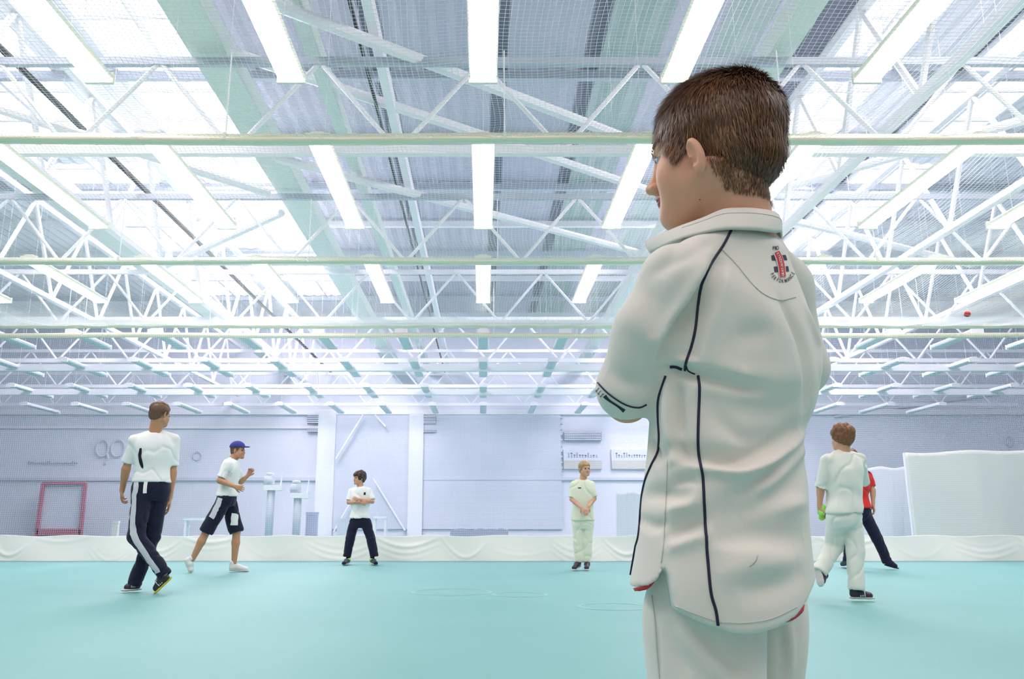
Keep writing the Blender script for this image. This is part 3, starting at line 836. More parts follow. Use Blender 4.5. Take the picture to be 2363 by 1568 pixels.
def hand(F, w, d, n, sc=1.0, curl=.5, spread=1.0, side=1, k=.006):
    """palm, four unequal fingers with knuckle bends, and a thumb off the side of the palm"""
    w, d, n = Vector(w), Vector(d).normalized(), Vector(n).normalized(); n = (n - d * n.dot(d)).normalized(); s = d.cross(n) * side
    pc = w + d * .045 * sc
    for o in (-.024, -.008, .008, .024):
        F.cone(w + d * .008 * sc + s * o * .6 * sc, w + d * .078 * sc + s * o * 1.05 * sc, .0135 * sc, .0115 * sc, .012 * sc)
    for o, L, e in ((-.031, .062, .070), (-.0105, .076, .082), (.0105, .083, .084), (.031, .074, .080)):
        p = w + d * e * sc + s * o * spread * sc; a = curl * .5; dd = d
        for i, f in enumerate((.44, .31, .25)):
            dd = (d * math.cos(a) + n * math.sin(a) + s * o * 2.2 * (1 - curl * .6)).normalized()
            q = p + dd * L * f * sc; r = (.0088 - .0008 * i) * sc
            F.cone(p, q, r, r * .94, .002 * sc); p = q; a += curl * .9
    p = w + d * .022 * sc + s * .026 * sc; t = (d * .75 + s * .75 + n * .35).normalized(); q = p + t * .038 * sc
    F.cone(p, q, .0125 * sc, .0105 * sc, .010 * sc); t2 = (d + s * .25 + n * (.3 + curl * .5)).normalized(); F.cone(q, q + t2 * .028 * sc, .0098 * sc, .0085 * sc, .003)
def shoe(heel, toe, parent, m, sole_m, sc=1.0, high=.05, up=None, accent=None):
    heel, toe = Vector(heel), Vector(toe); d = (toe - heel); L = d.length; d.normalize()
    up = Vector(up) if up is not None else Vector((0, 0, 1)); up = (up - d * up.dot(d)).normalized(); s = d.cross(up)
    lo = np.minimum(heel, toe) - .16; hi = np.maximum(heel, toe) + .16
    F = Field(lo, hi, .006)
    a = heel + d * .038 * sc + up * .045 * sc; b = toe - d * .040 * sc + up * .034 * sc; m_ = heel.lerp(toe, .45) + up * .055 * sc
    F.cone(a, m_, .038 * sc, .040 * sc, .02); F.cone(m_, b, .040 * sc, .031 * sc, .02); F.cone(b, b + s * .008, .030 * sc, .028 * sc, .02)
    F.cone(a + up * .01, a + up * (high + .02) * sc, .037 * sc, .040 * sc, .015)
    X, Y, Z = F.coords()
    F.keep(lambda X, Y, Z: ((heel.x + up.x * .012 - X) * up.x + (heel.y + up.y * .012 - Y) * up.y + (heel.z + up.z * .012 - Z) * up.z), .004)
    V, Fc = F.mesh(2); o = mesh_np('shoe', V, Fc, m, parent)
    G = Field(lo, hi, .006)
    for t, r in ((.14, .040), (.45, .038), (.80, .043)):
        c = heel + d * L * t + up * .012 * sc; e = heel + d * L * min(.90, t + .3) + up * .012 * sc
        G.cone(c, e, r * sc, (r if t < .8 else .038) * sc, .01, flat=(up, .30))
    V, Fc = G.mesh(1); mesh_np('sole', V, Fc, sole_m, o)
    if accent is not None:
        mb = MB()
        for k in range(3):
            c = heel + d * L * (.42 + .09 * k) + up * .062 * sc
            mb.tube([c - s * .040 * sc - up * .03, c - s * .025 * sc + up * .026, c + up * .034, c + s * .025 * sc + up * .026, c + s * .040 * sc - up * .03], .006, 6)
        mb.build('stripe', accent, o, True)
    return o

class Snap:
    """casts photo rays onto a finished surface so that trims can lie on it"""
    def __init__(s, V, F): s.t = BVHTree.FromPolygons([Vector(v) for v in V], [tuple(int(i) for i in f) for f in F])
    def hit(s, px, py):
        d = ray(px, py).normalized(); h = s.t.ray_cast(CAM, d)
        return (None, None) if h[0] is None else (h[0], h[1] if h[1].dot(d) < 0 else -h[1])
    def line(s, pts, step=6, off=.0):
        out, nn = [], []
        D = dense(pts, step)
        for p in D:
            h, n = s.hit(*p)
            if h is not None: out.append(h + n * off); nn.append(n)
        return out, nn
def dense(pts, step=6):
    """Catmull-Rom through pixel points"""
    P_ = [np.array(p, float) for p in pts]; P_ = [2 * P_[0] - P_[1]] + P_ + [2 * P_[-1] - P_[-2]]; out = []
    for i in range(1, len(P_) - 2):
        n = max(1, int(np.linalg.norm(P_[i + 1] - P_[i]) / step))
        for k in range(n):
            t = k / n; a, b, c, d = P_[i - 1:i + 3]
            out.append(.5 * ((2 * b) + (c - a) * t + (2*a - 5*b + 4*c - d) * t * t + (3*b - a - 3*c + d) * t ** 3))
    out.append(P_[-2]); return out
def ribbon(snap, pts, w, name, m, parent, off=.002, step=5, lens=None):
    """cloth band lying on a surface along a pixel path; w in metres"""
    L, N = snap.line(pts, step, off); mb = MB()
    if len(L) < 3: return None
    V = []
    for i, p in enumerate(L):
        t = (L[min(i + 1, len(L) - 1)] - L[max(i - 1, 0)]); c = t.cross(N[i])
        c = c.normalized() if c.length > 1e-9 else Vector((1, 0, 0))
        ww = w if not callable(w) else w(i / (len(L) - 1))
        for q in (-.5, -.17, .17, .5):
            r_ = p + c * ww * q; h = snap.t.find_nearest(r_)
            if h[0] is not None and (h[0] - r_).length < .03:
                nn = h[1] if h[1].dot(N[i]) > 0 else -h[1]; r_ = h[0] + nn * off
            V.append(r_)
    F = [(4*i + k, 4*i + k + 1, 4*i + 5 + k, 4*i + 4 + k) for i in range(len(L) - 1) for k in range(3)]
    return mb.add(V, F).build(name, m, parent, True)
def sculpt(V, N, line, width, depth):
    """press (depth > 0) or raise a soft crease along a 3-D polyline"""
    if not line: return V
    A = np.array([tuple(p) for p in line]); best = np.full(len(V), 9.0); bi = np.zeros(len(V), int)
    lo = A.min(0) - 3 * width; hi = A.max(0) + 3 * width
    sel = np.where(((V > lo) & (V < hi)).all(1))[0]
    if not len(sel): return V
    P_ = V[sel]; d = np.full(len(sel), 9.0); idx = np.zeros(len(sel), int)
    for i, a in enumerate(A):
        q = np.linalg.norm(P_ - a, axis=1); m = q < d; d[m] = q[m]; idx[m] = i
    taper = np.sin(np.pi * np.clip((idx + .5) / len(A), 0, 1)) ** .5
    V = V.copy(); V[sel] -= N[sel] * (depth * taper * np.exp(-(d / width) ** 2))[:, None]
    return V

def figure(label, Y, j, yaw_head, heading, sc, shirt=None, legs='trousers', skin=M_SKIN, hair=None, hair_kind='short', pitch=0.0, k_shirt=M_TEE, k_legs=M_NAVY,
           shoes=None, hands=((.5, 1), (.5, 1)), hem=None, waist=None, sleeve=.85, loose=1.0, cap=None, seed=3, belly=1.0, hand_n=None, hsc=None, collar='polo'):
    """j: joint name -> (px, py, dY). Returns root and snap trees of shirt and trousers."""
    W3 = {k: P(v[0], v[1], Y + (v[2] if len(v) > 2 else 0)) for k, v in j.items()}
    h = .0075
    hc = W3['head']; M = head_matrix(hc, yaw_head, pitch, 0, hsc or sc)
    root = empty('person', (hc.x, Y, 0)); tag(root, label, 'person')
    hr = Matrix.Rotation(math.radians(heading), 3, 'Z'); right = hr @ Vector((1, 0, 0)); fwd = hr @ Vector((0, 1, 0))
    allp = np.array([tuple(v) for v in W3.values()]); lo = allp.min(0) - .20 * sc; hi = allp.max(0) + .2 * sc; lo[2] = max(lo[2], .0)
    F = Field(lo, hi, .0058)
    add_head(F, M); an = math.radians(heading)
    nb = (W3['shL'] + W3['shR']) / 2; neck(F, M, nb + Vector((0, 0, .01)), .052 if sc < .95 else .056)
    hp = (W3['hipL'] + W3['hipR']) / 2; shw = (W3['shR'] - W3['shL']).length / 2
    shw = max(shw, .13 * sc)
    def at(t): return hp.lerp(nb, t)
    def secs(g, zt=.98, zb=-.12, wscale=1.0):
        out = []
        for t, rx, ry in ((zb, .155, .115), (0.0, .160, .118), (.35, .138 * belly, .100 * belly), (.65, .158, .112), (.85, .170, .105), (.97, .135, .085), (1.06, .075, .065)):
            if t < zb: continue
            c = at(t); out.append((c.z, c.x, c.y, (rx * sc * wscale + g), (ry * sc * wscale + g), an))
        return out
    F.loft(secs(-.012), .02)
    for s_, sh, el, wr in (('L', 'shL', 'elL', 'wrL'), ('R', 'shR', 'elR', 'wrR')):
        F.cone(W3[sh] - Vector((0, 0, .028 * sc)), W3[el], .044 * sc, .036 * sc, .03); F.cone(W3[el], W3[wr], .038 * sc, .025 * sc, .012)
        F.cone(W3[el], W3[el].lerp(W3[wr], .35), .040 * sc, .036 * sc, .012)
        i = 0 if s_ == 'L' else 1; d = (W3['haL' if s_ == 'L' else 'haR'] - W3[wr])
        inward = (right if s_ == 'L' else -right)
        nn = inward if hand_n is None else hand_n[i]
        hand(F, W3[wr], d, nn, sc, hands[i][0], 1.06, (1 if s_ == 'L' else -1) * hands[i][1])
    for a, b, c in (('hipL', 'knL', 'anL'), ('hipR', 'knR', 'anR')):
        F.cone(W3[a], W3[b], .066 * sc, .050 * sc, .03); F.cone(W3[b], W3[b].lerp(W3[c], .35), .052 * sc, .054 * sc, .02); F.cone(W3[b].lerp(W3[c], .35), W3[c], .054 * sc, .034 * sc, .02)
    V, Fc = F.mesh(1); body = mesh_np('body', V - np.array(root.location), Fc, skin, root)
    # hair
    if hair is not None:
        V, Fc = hair_shell(M, .006, .006 if cap is not None else .012 if hair_kind == 'short' else .024, SHORT if hair_kind == 'short' else MOP, seed, .001 if cap is not None else .006 if hair_kind == 'short' else .010, 110)
        mesh_np('hair', V - np.array(root.location), Fc, hair, root)
    E = []
    for q in (-1, 1):
        c = M @ Vector((q * .030, .0775, .006)); r = .0115 * sc
        prof = [(r * math.sin(math.pi * k / 8) + 1e-5, -r * math.cos(math.pi * k / 8)) for k in range(9)]
        MB().lathe(prof, c - root.location, 10).build('eye', M_IRIS, root, True)
    mb = MB(); T = lambda p: (M @ Vector(p)) - root.location
    mb.tube([T((-.018, .086, -.0525)), T((-.008, .0925, -.0525)), T((.008, .0925, -.0525)), T((.018, .086, -.0525))], [.002 * sc, .005 * sc, .005 * sc, .002 * sc], 8).build('lips', M_LIP, root, True)
    if cap is not None:
        c0 = np.array(M @ Vector((0, 0, .05))); G = Field(c0 - .2, c0 + .2, .006)
        G.ell((0, -.012, .050), (.092, .112, .096), M, 0)
        Mi = np.array(M.inverted())
        G.keep(lambda X, Y_, Z: (.052 - (Mi[2, 0] * X + Mi[2, 1] * Y_ + Mi[2, 2] * Z + Mi[2, 3])) + 0 * X, .004)
        V, Fc = G.mesh(1); co = mesh_np('cap', V - np.array(root.location), Fc, cap, root)
        G = Field(c0 - .24, c0 + .24, .005)
        G.ell((0, .095, .058), (.068, .080, .0085), M, 0); V, Fc = G.mesh(1); mesh_np('brim', V - np.array(root.location), Fc, cap, co)
    rl = np.array(root.location)
    # shirt
    F = Field(lo, hi, h)
    zs = W3['hem'].z if 'hem' in W3 else hp.z - .05
    ss = secs(.022 * loose)
    c = at(-.12); ss = [q for q in ss if q[0] > zs + .02]; cb = at((zs - hp.z) / max(.1, nb.z - hp.z))
    ss.append((zs, cb.x, cb.y, (.158 * sc + .026 * loose) * belly ** .5, (.118 * sc + .026 * loose), an))
    for sh, el in (('shL', 'elL'), ('shR', 'elR')):
        a = W3[sh] - Vector((0, 0, .034 * sc)); b = W3[sh].lerp(W3[el], sleeve); d = (W3[el] - W3[sh]).normalized()
        F.cone(a, b + d * .03, .047 * sc + .005 * loose, .048 * sc + .012 * loose, .0)
        F.cone(b + d * .135, b + d * .2, .135, .135, .006, 'cut')
        F.cone(nb + Vector((0, 0, .030 * sc)) + (a - nb) * .15, a + Vector((0, 0, .006)), .044 * sc, .047 * sc + .005 * loose, .02)
    F.loft(ss, .028, round_=.008)
    # collar opening
    V, Fc = F.mesh(2); N = vnormals(V, Fc)
    fold = np.abs(waves(V * [1, 1, .5], seed, 24, 2)); V = V + N * (waves(V, seed + 2, 16, 3) * .007 * loose - .009 * loose * np.exp(-(fold / .13) ** 2) + .004)[:, None]; V = relax(V, Fc, 2)
    shirt_o = mesh_np('shirt', V - rl, Fc, k_shirt, root); sn = Snap(V, Fc)
    # collar
    mb = MB(); n = 28; V2 = []
    cc = nb + Vector((0, 0, .038 * sc)); low = collar == 'round'
    for k in range(n + 1):
        q = -2.75 + 5.5 * k / n
        dr = right * math.sin(q) - fwd * math.cos(q); drop = -.016 * (1 - math.cos(q))
        for rr, zz in (((.060, .004), (.064, .006), (.070, -.006), (.066, -.010)) if low else ((.057, .016), (.063, .014), (.084, -.022), (.078, -.028))):
            V2.append(tuple(cc + (dr * rr + Vector((0, 0, zz + drop))) * sc - root.location))
    F2 = [(4*k + i, 4*k + i + 1, 4*k + 5 + i, 4*k + 4 + i) for k in range(n) for i in range(3)]
    mb.add(V2, F2).build('collar', k_shirt, shirt_o, True)
    # trousers or shorts
    F = Field(lo, hi, h)
    top = hp.z + .10 * sc; cw = at(.10 / (nb.z - hp.z)); cb = at(-.04)
    for a, b, c in (('hipL', 'knL', 'anL'), ('hipR', 'knR', 'anR')):
        if legs == 'trousers':
            d = (W3[c] - W3[b]).normalized(); e = W3[c] + d * .012
            F.cone(W3[b], e, .066 * sc + .012 * loose, .052 * sc + .016 * loose, .0); F.cone(e + d * .155, e + d * .2, .14, .14, .006, 'cut')
            F.cone(W3[a], W3[b], .092 * sc + .004 * loose, .066 * sc + .012 * loose, .02)
        else:
            d = (W3[b] - W3[a]).normalized(); e = W3[a].lerp(W3[b], .95); F.cone(W3[a], e, .092 * sc + .008, .080 * sc + .018, .03); F.cone(e + d * .17, e + d * .2, .16, .16, .006, 'cut')
    F.loft([(top, cw.x, cw.y, .145 * sc + .008, .108 * sc + .008, an), (hp.z, hp.x, hp.y, .165 * sc + .006, .122 * sc + .008, an), (hp.z - .10 * sc, hp.x, hp.y, .150 * sc, .105 * sc, an)], .03)
    F.keep(lambda X, Y_, Z: .03 - Z, .01)
    V, Fc = F.mesh(2); N = vnormals(V, Fc)
    fold = np.abs(waves(V * [1, 1, .8], seed + 6, 26, 2)); V = V + N * (waves(V * [1, 1, .7], seed + 4, 22, 3) * .006 - .008 * np.exp(-(fold / .13) ** 2) + .002)[:, None]; V = relax(V, Fc, 2)
    tr = mesh_np('trousers' if legs == 'trousers' else 'shorts', V - rl, Fc, k_legs, root); tn = Snap(V, Fc)
    for s_ in shoes or ():
        o = shoe(P(*s_['heel']), P(*s_['toe']), root, s_.get('m', M_SHOEK), s_.get('sole', M_SOLE), s_.get('sc', sc), s_.get('high', .04), s_.get('up'), s_.get('accent'))
        for q in [o] + list(o.children):
            q.data.transform(Matrix.Translation(-root.location))
    return root, sn, tn, shirt_o, tr, W3, M
def reparent_local(o, root):
    """geometry made in world space, hung under a root that sits elsewhere"""
    if o is not None: o.data.transform(Matrix.Translation(-root.location))
    return o
# ------------------------------------------------------------------ the people further off
M_HBROWN = mat('brown_hair', (.14, .07, .04), rough=.5, noise=(60, .4)); M_HDARK = mat('dark_hair', (.05, .022, .02), rough=.45, noise=(60, .4))
M_HBLOND = mat('blond_hair', (.42, .28, .13), rough=.5, noise=(60, .3)); M_HAUB = mat('auburn_hair', (.20, .08, .03), rough=.5, noise=(60, .4))
def GY(py): return -.66 / ray(PPX, py).z

def tidy(o, root, label=None):
    if o is not None:
        o.data.transform(Matrix.Translation(-root.location))
        if label: o['label'] = label
    return o
# 1 the walking man
Y = 8.05
r1, sn, tn, so, to, W3, M1 = figure('man walking away in white T-shirt and dark tracksuit trousers with grey side stripes', Y,
    dict(head=(369, 959), shL=(311, 1010, -.06), shR=(402, 1008, .08), elL=(291, 1083, -.02), wrL=(282, 1132, .04), haL=(280, 1158, .08),
         elR=(398, 1092, .10), wrR=(392, 1150, .12), haR=(390, 1178, .14), hipL=(331, 1130, -.04), hipR=(366, 1130, .06),
         knL=(313, 1238, -.10), anL=(378, 1322, -.10), knR=(351, 1240, .06), anR=(313, 1342, .06), hem=(350, 1114)),
    -28, 22, 1.03, hair=M_HBROWN, k_shirt=M_TEE, k_legs=M_NAVY, skin=M_SKIN_TAN, sleeve=.78, collar='round', loose=.8, seed=5, belly=1.0, pitch=-8, hands=((.9, 1), (.35, 1)),
    shoes=[dict(heel=(397, 1336, Y - .05), toe=(360, 1371, GY(1371)), m=M_SHOEK, sole=M_YEL, up=(-.75, -.25, .45), accent=M_SHOEW),
           dict(heel=(324, 1363, Y + .12), toe=(284, 1366, Y + .02), m=M_SHOEK, sole=M_SOLE, accent=M_SHOEW)])
tidy(ribbon(tn, [(315, 1112), (310, 1160), (306, 1210), (312, 1243), (330, 1272), (352, 1305), (365, 1322)], .062, 'side_stripe', M_BLUEGREY, to, .006, 6), r1, 'pale grey side stripe')
tidy(ribbon(tn, [(299, 1120), (297, 1165), (296, 1215)], .022, 'side_stripe', M_BLUEGREY, to, .006, 6), r1, 'narrow grey side stripe')
tidy(ribbon(tn, [(337, 1112), (335, 1125), (334, 1139)], .034, 'pocket_cloth', M_TEE, to, .008, 4), r1, 'white cloth hanging at the waist')
tidy(ribbon(sn, [(325, 1035), (323, 1052), (325, 1066), (330, 1082)], lambda t: .045 * (1 - t) ** .6 * (t + .25) * 1.5 + .004, 'side_panel', M_NAVY, so, .004, 4), r1, 'dark wedge under the arm')
# 2 the runner
Y = 11.3
r2, sn, tn, so, to, W3, M2 = figure('man in a blue cap jogging to the right in white shirt and dark shorts', Y,
    dict(head=(549, 1042), shR=(527, 1068, -.16), shL=(540, 1068, .14), elR=(507, 1110, -.22), wrR=(543, 1124, -.24), haR=(556, 1127, -.24),
         elL=(556, 1112, .20), wrL=(572, 1098, .22), haL=(578, 1088, .22), hipR=(519, 1152, -.08), hipL=(527, 1152, .08),
         knR=(476, 1228, -.10), anR=(444, 1292, -.10), knL=(546, 1228, .10), anL=(540, 1300, .10), hem=(522, 1146)),
    -100, -78, 1.0, legs='shorts', hair=M_HBROWN, k_shirt=M_TEE, k_legs=M_NAVY, skin=M_SKIN_TAN, cap=M_BLUECAP, sleeve=.8, loose=1.1, seed=8, hands=((1.1, 1), (1.1, 1)),
    shoes=[dict(heel=(424, 1292, Y - .1), toe=(438, 1325, Y - .1), m=M_SHOEW, sole=M_SOLE, up=(.8, 0, .3)),
           dict(heel=(528, 1318, Y + .1), toe=(573, 1321, Y + .08), m=M_SHOEW, sole=M_SOLE)])
tidy(ribbon(tn, [(508, 1150), (500, 1172), (488, 1196)], .085, 'side_panel', M_BLUEGREY, to, .006, 3), r2, 'pale grey panel on the shorts')
tidy(ribbon(tn, [(543, 1186), (541, 1200), (540, 1213)], .10, 'leg_panel', M_TEE, to, .006, 3), r2, 'white leg panel')
tidy(ribbon(sn, [(533, 1090), (528, 1100)], .05, 'side_panel', M_BLUEGREY, so, .005, 2), r2, 'blue-grey wedge under the arm')
# 3 the dark-haired boy, arms crossed
Y = 13.35
cam_n = Vector((0, 1, 0))
r3, sn, tn, so, to, W3, M3 = figure('dark-haired boy facing the camera with arms crossed, white polo and navy trousers', Y,
    dict(head=(829, 1105), shR=(810, 1131), shL=(853, 1131), elR=(805, 1160, -.04), wrR=(833, 1161, -.19), haR=(846, 1159, -.20),
         elL=(859, 1158, -.04), wrL=(828, 1153, -.23), haL=(815, 1151, -.21), hipR=(818, 1207), hipL=(844, 1207),
         knR=(808, 1243), anR=(801, 1281), knL=(855, 1243), anL=(863, 1281), hem=(831, 1197)),
    128, 180, .86, hair=M_HDARK, hair_kind='mop', k_shirt=M_TEE, k_legs=M_NAVY, sleeve=.80, loose=1.3, seed=11, hsc=.94, hands=((.4, 1), (.4, 1)), hand_n=(cam_n, cam_n),
    shoes=[dict(heel=(804, 1301, Y + .06), toe=(793, 1306, GY(1307)), m=M_NAVY, sole=M_SOLE, sc=.9), dict(heel=(858, 1301, Y + .06), toe=(868, 1306, GY(1307)), m=M_NAVY, sole=M_SOLE, sc=.9)])
for px, s_ in ((801, -1), (861, 1)):
    a = P(px, 1290, Y) ; b = P(px - s_, 1296, Y)
    tidy(MB().tube([a, b], [.058, .052], 14).build('sock', M_GREEN, r3, True), r3, 'lime green sock')
tidy(ribbon(sn, [(842, 1137), (841, 1143)], .03, 'chest_badge', M_NAVY, so, .004, 2), r3)
# 4 the blond boy, hands clasped
Y = 11.75
r4, sn, tn, so, to, W3, M4 = figure('blond boy facing the camera in cream cricket whites, hands clasped in front', Y,
    dict(head=(1349, 1084), shR=(1325, 1116), shL=(1364, 1116), elR=(1320, 1153, -.03), wrR=(1341, 1172, -.20), haR=(1350, 1182, -.24),
         elL=(1371, 1151, -.03), wrL=(1358, 1170, -.20), haL=(1352, 1183, -.25), hipR=(1334, 1207), hipL=(1356, 1207),
         knR=(1334, 1252), anR=(1337, 1292), knL=(1355, 1252), anL=(1354, 1292), hem=(1344, 1202)),
    203, 180, .86, hair=M_HBLOND, k_shirt=M_CREAM, k_legs=M_CREAM, sleeve=.86, loose=1.25, seed=13, hsc=.94, hands=((.3, 1), (.3, 1)), hand_n=(cam_n, cam_n),
    shoes=[dict(heel=(1337, 1308, Y + .08), toe=(1324, 1318, GY(1319)), m=M_SHOEK, sole=M_SOLE, sc=.95, high=.09), dict(heel=(1356, 1307, Y + .08), toe=(1354, 1318, GY(1319)), m=M_SHOEK, sole=M_SOLE, sc=.95, high=.09)])
tidy(ribbon(sn, [(1334, 1127), (1341, 1127)], .014, 'chest_badge', M_NAVY, so, .004, 2), r4)
# 5 the boy in whites walking, from behind
Y = 7.2
r5, sn, tn, so, to, W3, M5 = figure('auburn-haired boy in cricket whites stepping away, seen from behind', Y,
    dict(head=(1943, 1013), shL=(1910, 1055, -.04), shR=(1984, 1055, .05), elL=(1894, 1125, .02), wrL=(1891, 1170, .05), haL=(1894, 1195, .07),
         elR=(1992, 1112, .22), wrR=(1955, 1125, .34), haR=(1935, 1125, .36), hipL=(1930, 1196, -.02), hipR=(1966, 1196, .03),
         knL=(1925, 1262, .12), anL=(1893, 1316, .0), knR=(1974, 1275, .02), anR=(1976, 1352, .0), hem=(1950, 1186)),
    24, 14, .86, hair=M_HAUB, hair_kind='mop', k_shirt=M_KIT, k_legs=M_KIT, sleeve=1.0, loose=1.3, seed=17, hsc=.95, hands=((.9, 1), (.5, 1)),
    shoes=[dict(heel=(1962, 1383, Y + .03), toe=(2016, 1384, Y + .0), m=M_SHOEK, sole=M_SOLE, accent=M_SHOEW, high=.06), dict(heel=(1885, 1316, Y - .02), toe=(1893, 1350, Y - .06), m=M_SHOEK, sole=M_SOLE, up=(.6, .5, .15))])
F = Field(P(1897, 1185, Y + .06) - Vector((.08, .08, .12)), P(1897, 1185, Y + .06) + Vector((.08, .08, .12)), .005)
for k in range(4): F.cone(P(1893 + 3.4 * k, 1178, Y + .05 + .008 * k), P(1892 + 3.2 * k, 1200 - 2 * abs(k - 1.5), Y + .07), .013, .011, .006)
F.cone(P(1899, 1172, Y + .05), P(1898, 1184, Y + .05), .028, .03, .01)
V, Fc = F.mesh(1); tidy(mesh_np('glove', V, Fc, M_GREEN, r5), r5, 'lime green glove on the left hand')
# 6 the person in red behind him
Y = 12.0
r6, sn, tn, so, to, W3, M6 = figure('person in red and navy sports shirt and navy trousers, half hidden behind the auburn-haired boy', Y,
    dict(head=(1966, 1056), shR=(1950, 1090, 0), shL=(2003, 1092, 0), elL=(2014, 1132, -.02), wrL=(2015, 1166, -.03), haL=(2018, 1182, -.03),
         elR=(1940, 1132, .02), wrR=(1938, 1164, -.03), haR=(1938, 1178, -.05), hipR=(1968, 1185), hipL=(1994, 1185),
         knR=(1961, 1243, 0), anR=(1957, 1292, 0), knL=(2024, 1243, 0), anL=(2046, 1293, 0), hem=(1982, 1173)),
    150, 172, .97, hair=M_HBROWN, k_shirt=M_REDC, k_legs=M_NAVY, sleeve=.75, loose=1.0, seed=19,
    shoes=[dict(heel=(2042, 1306, Y), toe=(2071, 1314, GY(1316)), m=M_NAVY, sole=M_NAVY), dict(heel=(1960, 1302, Y), toe=(1944, 1308, GY(1310)), m=M_NAVY, sole=M_NAVY)])
tidy(ribbon(sn, [(2000, 1087), (2006, 1093)], .05, 'shoulder_panel', M_NAVY, so, .006, 2), r6, 'navy shoulder panel')
# ------------------------------------------------------------------ the boy in front
BY = 1.15
M_SHIRT = cloth('cricket_shirt_cloth', (.79, .755, .69), b=(900, .18, .0004), n=(3, .02))
M_PIPE = mat('navy_piping', (.010, .010, .040), rough=.6); M_RED = mat('red_print', (.62, .02, .03), rough=.6); M_PRINTW = mat('white_print', (.85, .83, .82), rough=.6)
M_TROU = cloth('cricket_trouser_cloth', (.79, .755, .69), b=(900, .18, .0004), n=(3, .02))
M_BSKIN = skin_mat('boy_skin', (.78, .40, .265))
boy = empty('person', (P(1690, 1000, BY).x, BY, 0)); tag(boy, 'big brown-haired boy in white cricket kit seen from behind, arms folded, looking left', 'person')
BL = np.array(boy.location)
ph = math.radians(35); bc, bs = math.cos(ph), math.sin(ph)
rightv, fwdv = Vector((bc, bs, 0)), Vector((-bs, bc, 0))
M_ = HM = head_matrix(P(1650, 366, BY), 62, -4, 3, .985)

# --- shirt: torso from horizontal sections, sleeves blended in
rows = [(508, 1625, 1797, .80), (522, 1600, 1801, .76), (545, 1575, 1810, .70), (575, 1556, 1824, .66), (615, 1540, 1844, .63), (660, 1525, 1866, .62), (720, 1515, 1888, .64), (780, 1508, 1902, .66), (830, 1503, 1908, .68),
        (880, 1496, 1909, .70), (940, 1490, 1894, .72), (1000, 1486, 1868, .74), (1060, 1481, 1869, .74), (1130, 1473, 1877, .74), (1200, 1464, 1881, .74), (1280, 1452, 1888, .75),
        (1350, 1440, 1894, .76), (1470, 1438, 1896, .76)]
def sec(y, xl, xr, ratio, g=0.0):
    a, b = P(xl, y, BY), P(xr, y, BY); w = (b.x - a.x) / 2 * .955
    rx = w / math.sqrt(bc ** 2 + (ratio * bs) ** 2)
    return (a.z, (a.x + b.x) / 2, BY + (.015 if y < 560 else 0), rx + g, rx * ratio + g, ph)
lo = Vector((P(1360, 900, BY).x - .05, BY - .25, .40)); hi = Vector((P(1920, 900, BY).x + .06, BY + .32, 1.26))
F = Field(lo, hi, .0034)
shL, elL = P(1562, 655, BY - .065), P(1453, 896, BY - .015); wrL = elL + rightv * .150 + fwdv * .115 + Vector((0, 0, .012))
shR, elR = P(1798, 665, BY + .10), P(1843, 850, BY + .13); wrR = elR - rightv * .125 + fwdv * .105 + Vector((0, 0, .0))
mid = P(1503, 770, BY - .05)
F.cone(shL, mid, .052, .050, .0); F.cone(mid, elL, .050, .0455, .02)
fd = (wrL - elL).normalized(); e2 = elL + fd * .012
F.cone(elL, e2, .0455, .043, .01)
cutd = (Vector((.35, .75, -.55))).normalized()
ce = P(1434, 930, BY - .02) + cutd * .0
F.keep(lambda X, Y, Z: ((X - ce.x) * cutd.x + (Y - ce.y) * cutd.y + (Z - ce.z) * cutd.z) - .018, .004)
F.cone(shR, elR, .047, .042, .0); F.cone(elR, elR.lerp(wrR, .25), .044, .042, .02)
F.cone(P(1650, 592, BY - .02), shL + Vector((.01, .01, .002)), .036, .049, .03); F.cone(P(1765, 590, BY + .05), shR, .034, .043, .03)
F.loft([sec(*r) for r in rows], .018, p=2.15, round_=.008)
hemx = [1400, 1440, 1455, 1490, 1510, 1523, 1530, 1541, 1600, 1660, 1700, 1770, 1830, 1870, 1890, 1930]
hemy = [1330, 1340, 1364, 1354, 1338, 1308, 1328, 1400, 1430, 1448, 1452, 1443, 1421, 1388, 1366, 1340]
hx = [P(x, y, BY - .06).x for x, y in zip(hemx, hemy)]; hz = [P(x, y, BY - .06).z for x, y in zip(hemx, hemy)]
zfront = P(1500, 1352, BY).z
cx_, cy_ = P(1668, 1350, BY).x, BY
def hemf(X, Y, Z):
    v = -(X - cx_) * bs + (Y - cy_) * bc
    zb = np.interp(X, hx, hz); t = np.clip((v - .02) / .05, 0, 1)
    return (zb * (1 - t) + zfront * t - Z).astype(np.float32)
F.keep(hemf, .004)
# neck opening
V, Fc = F.mesh(2); N = vnormals(V, Fc); sn = Snap(V, Fc)
def crease(pts, w, d):
    global V
    L, _ = sn.line(pts, 5); V = sculpt(V, N, L, w, d * 1.8)
